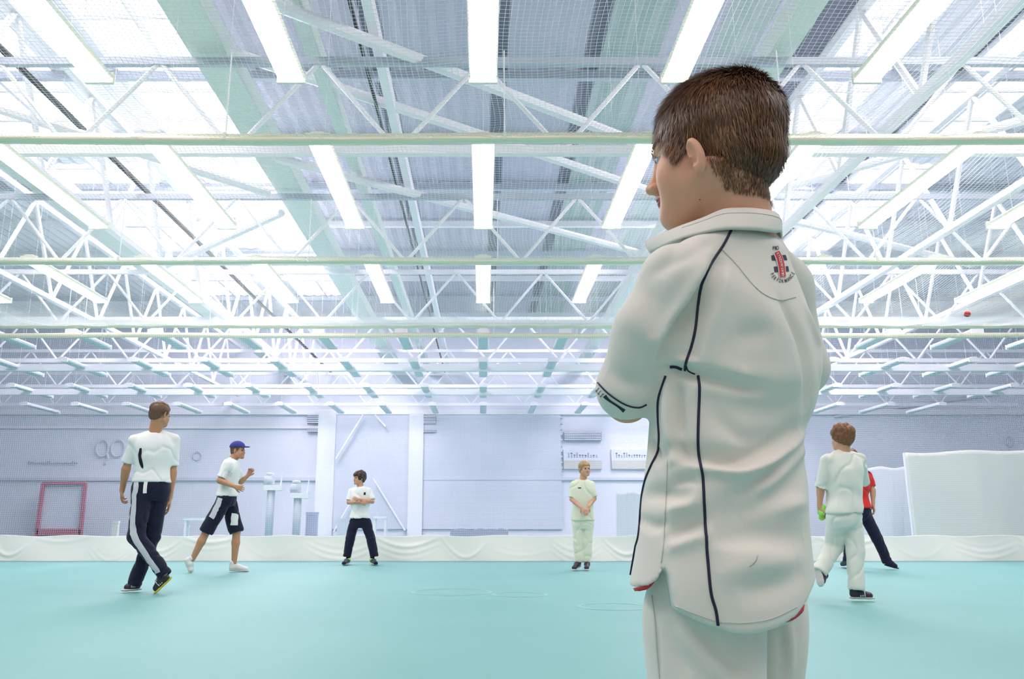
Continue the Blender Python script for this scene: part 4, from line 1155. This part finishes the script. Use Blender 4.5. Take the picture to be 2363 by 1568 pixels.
# valleys (positive) and ridges (negative), read off the photo
crease([(1531, 842), (1545, 800), (1572, 752), (1610, 700), (1648, 630), (1665, 590)], .011, .011)
crease([(1520, 835), (1530, 790), (1552, 740), (1590, 680), (1640, 610)], .009, -.006)
crease([(1612, 850), (1640, 760), (1662, 690), (1668, 610)], .012, -.005)
crease([(1540, 850), (1570, 856), (1620, 866), (1700, 885), (1780, 900)], .010, .009)
crease([(1540, 838), (1575, 838), (1610, 845)], .007, -.006)
crease([(1600, 905), (1700, 935), (1790, 945), (1860, 925)], .026, .008)
crease([(1570, 1068), (1640, 1084), (1710, 1090), (1780, 1066), (1830, 1030), (1862, 995)], .008, -.008)
crease([(1575, 1050), (1650, 1064), (1720, 1062), (1790, 1030), (1846, 985)], .016, .010)
crease([(1540, 880), (1543, 960), (1550, 1030), (1556, 1078)], .010, -.007)
crease([(1556, 880), (1562, 960), (1568, 1020)], .010, .008)
crease([(1530, 1050), (1560, 1034), (1600, 1058)], .010, .008)
crease([(1470, 1145), (1530, 1140), (1600, 1150)], .012, .006)
crease([(1545, 1175), (1590, 1160), (1615, 1150)], .010, -.006)
crease([(1545, 1238), (1590, 1215), (1625, 1198)], .012, .007)
crease([(1540, 1265), (1590, 1245), (1630, 1235)], .010, -.005)
crease([(1640, 1185), (1740, 1178), (1820, 1120), (1860, 1040)], .022, .007)
crease([(1745, 1138), (1790, 1120), (1835, 1075), (1860, 1030)], .010, -.008)
crease([(1720, 1200), (1790, 1170), (1860, 1160)], .012, -.005)
crease([(1650, 1255), (1740, 1240), (1860, 1240)], .020, .006)
crease([(1630, 1270), (1700, 1266), (1790, 1262)], .010, -.003)
crease([(1650, 1330), (1740, 1300), (1840, 1300)], .022, -.005)
crease([(1700, 1360), (1780, 1350), (1860, 1320)], .018, .005)
crease([(1700, 780), (1740, 770), (1780, 772)], .016, .004)
crease([(1660, 640), (1760, 720), (1800, 800), (1810, 900)], .030, -.004)
crease([(1800, 690), (1850, 790), (1868, 880), (1860, 960)], .012, .006)
crease([(1855, 700), (1885, 790), (1893, 870)], .010, -.004)
crease([(1470, 650), (1500, 700), (1520, 780)], .018, .004)
crease([(1430, 760), (1470, 800), (1500, 870)], .018, .003)
crease([(1400, 850), (1440, 880), (1500, 890)], .014, .004)
crease([(1640, 560), (1590, 590), (1530, 610), (1490, 640)], .012, .003)
crease([(1570, 560), (1540, 600), (1520, 640)], .012, .003)
crease([(1484, 1010), (1505, 1030), (1518, 1060)], .007, .006)
crease([(1476, 1200), (1510, 1215), (1532, 1208)], .008, .005)
crease([(1548, 1120), (1580, 1108), (1612, 1112)], .007, .005)
crease([(1640, 900), (1660, 960), (1720, 1010), (1790, 1000)], .014, .005)
crease([(1720, 860), (1728, 900), (1745, 930)], .008, -.005)
crease([(1690, 1150), (1760, 1110), (1820, 1050)], .010, .005)
crease([(1660, 800), (1740, 830), (1830, 830)], .030, .004)
V = V + N * (waves(V * [1, 1, .8], 31, 22, 3) * .0016)[:, None]
V = relax(V, Fc, 1, .4)
shirt = mesh_np('shirt', V - BL, Fc, M_SHIRT, boy); sn = Snap(V, Fc)

def piping(pts, r=.0019, name='piping', m=M_PIPE, parent=shirt, step=5):
    L, NN = sn.line(pts, step, .0006)
    if len(L) < 3: return
    A = [L[0]]
    for p in L[1:]:
        if (p - A[-1]).length < .05: A.append(p)
    o = MB().tube(A, r, 8).build(name, m, parent, True); o.data.transform(Matrix.Translation(-boy.location)); return o
piping([(1688, 531), (1668, 568), (1640, 610), (1620, 655), (1612, 700), (1606, 755), (1596, 800), (1583, 838), (1581, 855)])
piping([(1582, 838), (1588, 856), (1604, 864)], .0010)
piping([(1546, 847), (1560, 847), (1574, 853)], .0022)
piping([(1611, 868), (1614, 900), (1612, 960), (1611, 1020), (1614, 1060), (1622, 1100), (1625, 1160), (1629, 1230), (1634, 1300), (1641, 1370), (1652, 1410), (1657, 1444)])
piping([(1536, 868), (1529, 890), (1519, 925), (1519, 970), (1521, 1010), (1518, 1042), (1503, 1075), (1489, 1110), (1481, 1150), (1477, 1200), (1473, 1240), (1463, 1275), (1457, 1305), (1455, 1332), (1444, 1341)], .0016)
piping([(1380, 884), (1400, 905), (1425, 924), (1450, 937), (1475, 941), (1492, 934)], .0012)
# fine stitched seams, a little darker than the cloth
M_SEAM = mat('seam_thread', (.62, .63, .58), rough=.8)
def seam(pts, r=.0007): piping(pts, r, 'seam', M_SEAM)
seam([(1664, 574), (1700, 612), (1735, 655), (1765, 681), (1800, 693), (1836, 686)])
seam([(1541, 1060), (1537, 1150), (1532, 1250), (1526, 1300)])
seam([(1556, 1398), (1600, 1416), (1650, 1434)])
seam([(1662, 1437), (1720, 1438), (1780, 1428), (1840, 1400)])
seam([(1532, 1308), (1540, 1350), (1548, 1398)])

# --- prints
def decal(pts2d, faces, name, m, off=.0007, parent=shirt, label=None):
    mb = MB(); V = []
    for x, y in pts2d:
        h, n = sn.hit(x, y)
        if h is None: return None
        V.append(h + n * off)
    o = mb.add(V, faces).build(name, m, parent, True); o.data.transform(Matrix.Translation(-boy.location))
    if label: o['label'] = label
    return o
def band(c, ws, name, m, off, label=None):
    """flat band along pixel path c with pixel half widths ws"""
    D = dense(c, 4); V = []; n = len(D)
    for i, p in enumerate(D):
        t = D[min(i + 1, n - 1)] - D[max(i - 1, 0)]; t = t / np.linalg.norm(t); w = np.interp(i / (n - 1), np.linspace(0, 1, len(ws)), ws)
        for q in (-1, -.4, .4, 1): V.append((p[0] - t[1] * w * q, p[1] + t[0] * w * q))
    return decal(V, [(4*i + k, 4*i + k + 1, 4*i + 5 + k, 4*i + 4 + k) for i in range(n - 1) for k in range(3)], name, m, off, shirt, label)
def letters(txt, path, size, name, m, off=.0009, tilt=0.0, stretch=1.0, label=None, italic=0.0):
    """letters one after another along a pixel path, each baseline along the path"""
    D = dense(path, 1.0); S_ = np.cumsum([0] + [np.linalg.norm(D[i + 1] - D[i]) for i in range(len(D) - 1)]); L = S_[-1]
    mb = MB()
    for k, ch in enumerate(txt):
        if ch == ' ': continue
        s_ = L * (k + .5) / len(txt); i = int(np.searchsorted(S_, s_)); i = min(max(i, 1), len(D) - 2)
        t = D[i + 1] - D[i - 1]; t = t / np.linalg.norm(t); u = np.array([t[1], -t[0]])
        c = bpy.data.curves.new('t', 'FONT'); c.body = ch; c.size = 1.0; c.align_x = 'CENTER'; c.align_y = 'CENTER'; c.resolution_u = 3; c.offset = .018; c.shear = italic
        t_ = bpy.data.objects.new('t', c); COL.objects.link(t_)
        me = bpy.data.meshes.new_from_object(t_.evaluated_get(bpy.context.evaluated_depsgraph_get())); bpy.data.objects.remove(t_)
        V = []
        for v in me.vertices:
            q = D[i] + t * v.co.x * size * stretch + u * v.co.y * size; h, n = sn.hit(q[0], q[1])
            if h is None: V = None; break
            V.append(h + n * off)
        if V: mb.add(V, [tuple(p.vertices) for p in me.polygons])
    o = mb.build(name, m, shirt); o.data.transform(Matrix.Translation(-boy.location))
    if label: o['label'] = label
    return o
def quad(x0, y0, x1, y1, x2, y2, x3, y3, name, m, off, label=None):
    V = []; n = 5
    for j in range(n + 1):
        for i in range(n + 1):
            u, t = i / n, j / n
            V.append(((x0*(1-u)+x1*u)*(1-t) + (x3*(1-u)+x2*u)*t, (y0*(1-u)+y1*u)*(1-t) + (y3*(1-u)+y2*u)*t))
    return decal(V, [(j*(n+1)+i, j*(n+1)+i+1, (j+1)*(n+1)+i+1, (j+1)*(n+1)+i) for j in range(n) for i in range(n)], name, m, off, shirt, label)
quad(1779, 590, 1812, 589, 1816, 601, 1781, 602, 'logo_bar', M_PIPE, .0007, 'upper navy bar of the back logo')
quad(1785, 616, 1818, 615, 1820, 627, 1787, 629, 'logo_bar', M_PIPE, .0007, 'lower navy bar of the back logo')
band([(1790, 581), (1797, 597), (1802, 615), (1805, 641)], [7.6, 8.6, 8.8, 8.2], 'logo_border', M_PRINTW, .0010)
band([(1791, 582), (1797.5, 597), (1802, 615), (1805, 640)], [6.0, 7.0, 7.2, 6.8], 'logo_banner', M_RED, .0013, 'curved red banner of the back logo')
letters('GRAY-NICOLLS', [(1805, 639), (1802.5, 615), (1798, 597), (1792, 584)], 7.5, 'logo_lettering', M_PRINTW, .0017, label='white letters on the red banner')
letters('PRO', [(1781, 574), (1795, 573)], 12.5, 'logo_lettering', M_PIPE, .0009, stretch=.62, label='navy letters above the banner')
letters('PERFORMANCE', [(1778, 630), (1788, 644), (1804, 650), (1820, 645), (1831, 629)], 11.5, 'logo_lettering', M_PIPE, .0009, stretch=.62, label='navy letters in an arc below the banner')
letters('LLS', [(1377, 897), (1392, 917)], 15, 'sleeve_lettering', M_PIPE, .0009, stretch=.6, italic=-.2, label='navy letters on the left cuff')
band([(1396, 914), (1399, 918), (1408, 926), (1425, 937), (1437, 946), (1441, 949)], [4.5, 2.8, 2.2, 2.2, 2.6, 4.4], 'cuff_mark', M_PIPE, .0008, 'navy bar ending in two knobs on the left cuff')

band([(1748, 1283), (1744, 1296), (1734, 1306), (1729, 1309)], [.6, 1.0, 1.4, .6], 'stain', mat('grey_scuff', (.42, .42, .40), rough=.8), .0006, 'small grey scuff on the back of the shirt')

# red trim showing under the hem
def under_hem(pts, w, label):
    D = dense(pts, 5); mb = MB(); V = []
    for i, (x, y) in enumerate(D):
        t = i / (len(D) - 1); ww = w * math.sin(math.pi * min(1, max(.0, .12 + t * .85))) ** .6
        h, n = sn.hit(x, y - 9)
        if h is None: continue
        for q in (0, 1): V.append(Vector((h.x, h.y, P(x, y + ww * q, h.y).z)) - n * (.0015 + .002 * q))
    F = [(2*i, 2*i + 1, 2*i + 3, 2*i + 2) for i in range(len(V) // 2 - 1)]
    o = mb.add(V, F).build('hem_trim', M_RED, shirt, True); o.data.transform(Matrix.Translation(-boy.location)); o['label'] = label
    md = o.modifiers.new('thick', 'SOLIDIFY'); md.thickness = .0012
under_hem([(1806, 1430), (1830, 1420), (1855, 1402), (1874, 1380), (1885, 1366)], 16, 'red trim inside the hem at right')
under_hem([(1452, 1360), (1470, 1356), (1492, 1350), (1506, 1340)], 9, 'red trim inside the hem at left')

# --- collar, a folded band tilted down towards the throat
def path3(pts, n):
    """smooth 3-D path through photo points with a depth, n + 1 stations"""
    A = [np.array(P(*p)) for p in pts]; A = [2 * A[0] - A[1]] + A + [2 * A[-1] - A[-2]]; out = []
    m = len(A) - 3
    for q in range(n + 1):
        u = min(q / n * m, m - 1e-6); i = int(u) + 1; t = u - int(u); a, b, c, d = A[i - 1:i + 3]
        out.append(Vector(.5 * ((2 * b) + (c - a) * t + (2*a - 5*b + 4*c - d) * t * t + (3*b - a - 3*c + d) * t ** 3)))
    return out
def collar():
    n = 110
    top = path3([(1491, 557, 1.205), (1560, 526, 1.135), (1620, 504, 1.105), (1665, 485, 1.094), (1700, 481, 1.091), (1745, 482, 1.098), (1783, 489, 1.122), (1797, 503, 1.160), (1782, 525, 1.205), (1735, 552, 1.245), (1680, 580, 1.265)], n)
    bot = path3([(1499, 584, 1.192), (1560, 556, 1.112), (1615, 541, 1.084), (1665, 532, 1.070), (1700, 531, 1.066), (1745, 533, 1.074), (1786, 538, 1.102), (1804, 538, 1.150), (1798, 560, 1.215), (1745, 590, 1.265), (1680, 612, 1.285)], n)
    c0 = P(1700, 505, 1.172); V = []
    for k in range(n + 1):
        t, b = top[k], bot[k]; o = Vector((t.x - c0.x, t.y - c0.y, 0)).normalized()
        mid = t.lerp(b, .42) + o * .0035; low = t.lerp(b, .8) + o * .0015
        V += [t - o * .0030, t - o * .0005 + Vector((0, 0, .0012)), t + o * .0020, mid, low, b, b - o * .0025 + Vector((0, 0, .0012)), mid - o * .0045, t - o * .0045 - Vector((0, 0, .012)), t - o * .0065 - Vector((0, 0, .030)), t - o * .0080 - Vector((0, 0, .028))]
    m = 11
    F = [(m*k + i, m*k + (i + 1) % m, m*k + m + (i + 1) % m, m*k + m + i) for k in range(n) for i in range(m)]
    F += [tuple(range(m)), tuple(m * n + i for i in range(m))[::-1]]
    mb = MB().add(V, F)
    o = mb.build('collar', M_SHIRT, shirt, True); o.data.transform(Matrix.Translation(-boy.location))
    L = [V[m * k + 2].lerp(V[m * k + 3], .6) + (V[m * k + 3] - V[m * k + 7]).normalized() * .0003 for k in range(14, n + 1)]
    s_ = MB().tube(L, .0006, 5).build('seam', M_SEAM, o, True); s_.data.transform(Matrix.Translation(-boy.location))
collar()

# --- body: head, neck, arms, legs in one surface
F = Field((lo.x + .01, BY - .22, .03), (hi.x - .02, BY + .36, 1.37), .0023)
nb = P(1700, 560, BY + .012)
neck(F, HM, nb, .051, .03); add_head(F, HM, True, (.019, -.031), .0030, (.0130, .0285))
F.loft([sec(y, xl, xr, r, -.030) for y, xl, xr, r in rows if y < 1400 and y > 520], .03, p=2.1)
for sh, el, wr, q in ((shL, elL, wrL, 1), (shR, elR, wrR, -1)):
    e = el + Vector((-.003, .008, -.017)) if q == 1 else el
    F.cone(sh, e, .034, .029, .02); F.cone(e, wr, .030, .021, .01)
    hand(F, wr, (rightv * q + fwdv * .1 + Vector((0, 0, .15))), -fwdv, .84, .35, 1.06, q)
hipz = P(1660, 1330, BY).z
legc = [(P(1622, 1450, BY - .02), P(1625, 1568, BY - .02)), (P(1770, 1450, BY + .08), P(1770, 1568, BY + .085))]
for a, b in legc:
    kn = Vector((b.x, b.y, .38)); an = Vector((b.x, b.y, .07))
    F.cone(Vector((a.x, a.y, hipz)), kn, .042, .040, .03); F.cone(kn, kn.lerp(an, .4), .045, .043, .02); F.cone(kn.lerp(an, .4), an, .043, .028, .02)
V0, F0 = F.mesh(2)
V0 = V0 + vnormals(V0, F0) * (waves(V0, 5, 240, 2) * .00012)[:, None]
body = mesh_np('body', V0 - BL, F0, M_BSKIN, boy)
bsn = Snap(V0, F0)
HL = Matrix.Translation(-boy.location) @ HM
eyes_lips(HL, boy, mat('blue_grey_iris', (.10, .14, .18), rough=.2))
T = lambda p: HL @ Vector(p)
for q in (-1, 1):
    mb = MB()                                        # upper lid and lashes
    arc = [T((q * (.030 + .0135 * math.cos(a)), .0745 + .0110 * math.sin(a) ** .7, .0075 + .0045 * math.sin(a))) for a in np.linspace(.1, 3.04, 12)]
    mb.tube(arc, [.0006] + [.0014] * 10 + [.0006], 8).build('eyelid', M_BSKIN, boy, True)
    mb = MB()
    for a in np.linspace(.3, 2.84, 22):
        p = (q * (.030 + .0130 * math.cos(a)), .0745 + .0118 * math.sin(a) ** .7, .0070 + .0042 * math.sin(a)); e = (q * (.030 + .0165 * math.cos(a)), .0745 + .0185 * math.sin(a) ** .7, .0072 + .004 * math.sin(a))
        mb.tube([T(p), T(e)], [.0002, .00006], 4)
    mb.build('eyelash', mat('lash', (.05, .03, .02)), boy)
    mb = MB(); rng = random.Random(2)
    for k in range(90):
        u = rng.random(); x = .013 + .032 * u; z = .0265 + .004 * math.sin(u * 2.6) + rng.uniform(-.0018, .0018); y = .0925 - .020 * u ** 1.6
        mb.tube([T((q * x, y, z)), T((q * (x + .006), y + .0012 - .004 * u, z + .0015))], [.00035, .0001], 4)
    mb.build('eyebrow', mat('brow_hair', (.16, .09, .05)), boy)
mb = MB()
for z, y, w in ((-.0480, .0950, .0034), (-.0570, .0925, .0040)):
    mb.tube([T((-.019, .0870, -.0530)), T((-.009, y - .001, z)), T((0, y, z)), T((.009, y - .001, z)), T((.019, .0870, -.0530))], [.0008, w * .9, w, w * .9, .0008], 10)
mb.build('lips', M_LIP, boy, True)
h, n = bsn.hit(1615, 461)
if h is not None:
    mb = MB().lathe([(.0001, -.0006), (.0012, -.0002), (.0010, .0004), (.0001, .0006)], h - boy.location, 10); mb.build('mole', mat('mole', (.10, .04, .03)), boy, True)

# --- hair: a close shell plus thousands of short tapering locks
HLINE = [(.14, .046)]
Hi = HM.inverted()
for px, py in ((1497, 322), (1518, 336), (1540, 350), (1549, 364), (1556, 379), (1566, 370), (1578, 352)):
    h, n = bsn.hit(px, py)
    if h is not None: q = Hi @ h; HLINE.append((q.y, q.z))
yl = min(p[0] for p in HLINE)
HLINE += [(yl - .008, HLINE[-1][1] + .012), (yl - .020, HLINE[-1][1] + .016)]
for px, py in ((1650, 352), (1652, 380), (1655, 408), (1672, 430), (1700, 441), (1738, 447)):
    h, n = bsn.hit(px, py)
    if h is not None: q = Hi @ h; HLINE.append((q.y, q.z))
HLINE.append((-.15, HLINE[-1][1]))
HLINE = sorted(HLINE); print('HLINE', [(round(a, 3), round(b, 3)) for a, b in HLINE])
V2, F2 = hair_shell(HM, .003, .0035, HLINE, 3, .0008, 160)
def hair_material():
    m = mat('brown_hair_locks', (.12, .055, .022), rough=.38, spec=.6)
    nt = m.node_tree; b = nt.nodes['Principled BSDF']; n = nt.nodes.new('ShaderNodeAttribute'); n.attribute_name = 'lock_shade'
    r_ = nt.nodes.new('ShaderNodeValToRGB'); r_.color_ramp.elements[0].position = 0; r_.color_ramp.elements[1].position = 1
    r_.color_ramp.elements[0].color = (.060, .021, .009, 1); r_.color_ramp.elements[1].color = (.58, .30, .11, 1)
    e = r_.color_ramp.elements.new(.6); e.color = (.22, .090, .034, 1)
    nt.links.new(n.outputs['Fac'], r_.inputs[0]); nt.links.new(r_.outputs[0], b.inputs['Base Color'])
    return m
M_HAIR = hair_material()
hair = mesh_np('hair', V2 - BL, F2, M_HAIR, boy)
def locks():
    rng = np.random.RandomState(7)
    Mi = np.array(HM.inverted())
    NB = vnormals(V0, F0); N2 = vnormals(V2, F2)
    ctr = np.concatenate([V0[F0].mean(1), V2[F2].mean(1)]); nn = np.concatenate([NB[F0].mean(1), N2[F2].mean(1)]); lc = ctr @ Mi[:3, :3].T + Mi[:3, 3]
    own = np.arange(len(ctr)) >= len(F0)             # faces of the shell itself
    lower = np.interp(lc[:, 1], [p[0] for p in HLINE], [p[1] for p in HLINE])
    lower = lower + .016 * np.clip((lc[:, 1] - .045) / .02, 0, 1)
    near = (np.linalg.norm(lc - [0, -.012, .03], axis=1) < .15) & (lc[:, 2] > -.09) & (np.abs(lc[:, 0]) < .084) & ~((np.abs(lc[:, 0]) > .0715) & (np.hypot(lc[:, 1] - .013, (lc[:, 2] + .027) * .75) < .025))
    nl = nn @ Mi[:3, :3].T; outw = ((lc - np.array([0, -.012, .03])) * nl).sum(1) > .02
    idx = np.where((lc[:, 2] > lower + np.where(own, .006, 0)) & near & outw)[0]
    R3 = np.array(HM.to_3x3()); sc = np.linalg.norm(R3[:, 0]); Rn = R3 / sc
    n = 60000; pick = idx[rng.randint(0, len(idx), n)]
    P0 = ctr[pick] + rng.normal(0, .0012, (n, 3)); Nn = nn[pick]; lp = lc[pick]
    crown = np.array([.012, -.062, .118])
    d = lp - crown; d[:, 2] *= 1.0
    fl = d / (np.linalg.norm(d, axis=1)[:, None] + 1e-6)
    top = np.clip((lp[:, 2] - .06) / .05, 0, 1)[:, None]
    fl = fl * (1 - .0 * top) + np.array([0, .55, 0]) * top * (lp[:, 1:2] > -.05) + np.array([0, 0, -1.0]) * (1 - top) * .9
    side = (np.abs(lp[:, 0]) > .05) & (lp[:, 1] < .03)
    fl[side] += np.array([0, -.35, -.2])
    fl += rng.normal(0, .16, fl.shape)
    fw = fl @ Rn.T
    fw -= Nn * (fw * Nn).sum(1)[:, None]; fw /= np.linalg.norm(fw, axis=1)[:, None] + 1e-9
    ln = .017 + .010 * top[:, 0] + rng.uniform(-.003, .004, n)
    low = np.clip((lp[:, 2] + .06) / .05, .35, 1); ln *= low
    front = (lp[:, 1] > .055) & (lp[:, 2] < .085); ln[front] = .024 + rng.uniform(-.005, .006, front.sum()) - .006
    lift = .30 + .35 * top[:, 0] + rng.uniform(-.1, .15, n); lift[front] = .12
    low2 = lp[:, 2] < -.02; lift[low2] *= .6
    w = rng.uniform(.0003, .00055, n)
    S_ = np.cross(fw, Nn); VV = []; segs = 4
    clump = waves(P0, 12, 150, 2)[:, None] * .15
    dirs = fw + S_ * clump; dirs /= np.linalg.norm(dirs, axis=1)[:, None]
    P_ = P0 + Nn * (rng.uniform(.0, .0085, n) * np.where(own[pick], .55, 1.0) * np.clip((lp[:, 2] + .07) / .06, .15, 1))[:, None]; rows_ = []
    for k in range(segs + 1):
        t = k / segs
        p = P_ + dirs * (ln * t)[:, None] + Nn * (ln * lift * (t - .55 * t * t))[:, None]
        ww = (w * (1 - .85 * t ** 2))[:, None]
        rows_.append(p - S_ * ww); rows_.append(p + S_ * ww)
    A = np.stack(rows_, 1)                           # n, 2*(segs+1), 3
    m = 2 * (segs + 1); base = (np.arange(n) * m)[:, None]
    q = np.arange(segs)[None, :] * 2
    FF = np.stack([base + q, base + q + 1, base + q + 3, base + q + 2], 2).reshape(-1, 4)
    shade = np.clip(rng.normal(.42, .22, n) + .12 * waves(P0, 3, 90, 2), 0, 1)
    return A.reshape(-1, 3), FF, np.repeat(shade, m)
LV, LF, LS = locks()
lk = mesh_np('hair_locks', LV - BL, LF, M_HAIR, hair, False)
at_ = lk.data.attributes.new('lock_shade', 'FLOAT', 'POINT'); at_.data.foreach_set('value', LS.astype(np.float32))

# --- trousers
F = Field((lo.x - .01, BY - .24, .03), (hi.x + .02, BY + .30, P(1600, 1250, BY).z + .02), .0042)
F.loft([sec(y, xl, xr, r, -.010) for y, xl, xr, r in ((1240, 1470, 1876, .72), (1300, 1468, 1874, .74), (1360, 1470, 1866, .76), (1440, 1476, 1862, .74))], .02, p=2.2)
zk = lambda y: P(1600, y, BY).z
def leg(cols, ang, yo):
    S_ = []
    for y, xl, xr, ry in cols:
        a, b = P(xl, y, BY + yo), P(xr, y, BY + yo); S_.append((a.z if y < 1600 else (.36 if y < 1700 else (.20 if y < 1800 else .035)), (a.x + b.x) / 2, BY + yo, (b.x - a.x) / 2 * .97, ry, ang))
    F.loft(S_, .006, p=2.1)
# below the frame the sections keep the width they have at its lower edge
leg([(1340, 1490, 1745, .060), (1400, 1476, 1762, .070), (1450, 1476, 1767, .076), (1500, 1482, 1765, .078), (1568, 1491, 1761, .080), (1650, 1508, 1752, .078), (1750, 1525, 1740, .074), (1850, 1535, 1735, .072)], .25, -.012)
leg([(1340, 1650, 1842, .070), (1400, 1645, 1848, .080), (1450, 1645, 1848, .083), (1500, 1650, 1844, .082), (1568, 1655, 1838, .078), (1650, 1660, 1845, .075), (1750, 1665, 1838, .072), (1850, 1668, 1830, .070)], .25, .115)
V, Fc = F.mesh(2); N = vnormals(V, Fc); tn = Snap(V, Fc)
def tcrease(pts, w, d):
    global V
    L, _ = tn.line(pts, 5); V = sculpt(V, N, L, w, d)
tcrease([(1560, 1440), (1600, 1490), (1640, 1540), (1660, 1566)], .014, -.006)
tcrease([(1530, 1430), (1560, 1500), (1590, 1566)], .014, .005)
tcrease([(1700, 1456), (1715, 1510), (1720, 1566)], .014, .004)
tcrease([(1600, 1452), (1650, 1490), (1690, 1530), (1710, 1566)], .012, .005)
tcrease([(1800, 1440), (1808, 1500), (1806, 1566)], .008, .006)
tcrease([(1820, 1436), (1824, 1500), (1822, 1566)], .007, -.005)
tcrease([(1740, 1452), (1748, 1510), (1750, 1566)], .010, -.003)
tcrease([(1508, 1400), (1514, 1480), (1522, 1566)], .004, .003)
V = V + N * (waves(V * [1, 1, .5], 8, 26, 2) * .0022)[:, None]
trou = mesh_np('trousers', V - BL, Fc, M_TROU, boy); tn = Snap(V, Fc)
def tpipe(pts, r, name, m):
    L, _ = tn.line(pts, 5, .0005)
    if len(L) > 2:
        o = MB().tube(L, r, 7).build(name, m, trou, True); o.data.transform(Matrix.Translation(-boy.location))
tpipe([(1505, 1375), (1512, 1440), (1516, 1500), (1522, 1566)], .0008, 'seam', M_SEAM)
tpipe([(1474, 1372), (1475, 1398)], .0012, 'piping', M_PIPE)
for i, (x, yo) in enumerate(((1628, -.012), (1752, .115))):
    c = P(x, 1568, BY + yo); hl = Vector((c.x, c.y, .0)) - fwdv * .07
    o = shoe(hl, hl + fwdv * .235, boy, M_SHOEW, M_SOLE, .95, .05)
    for q in [o] + list(o.children): q.data.transform(Matrix.Translation(-boy.location))
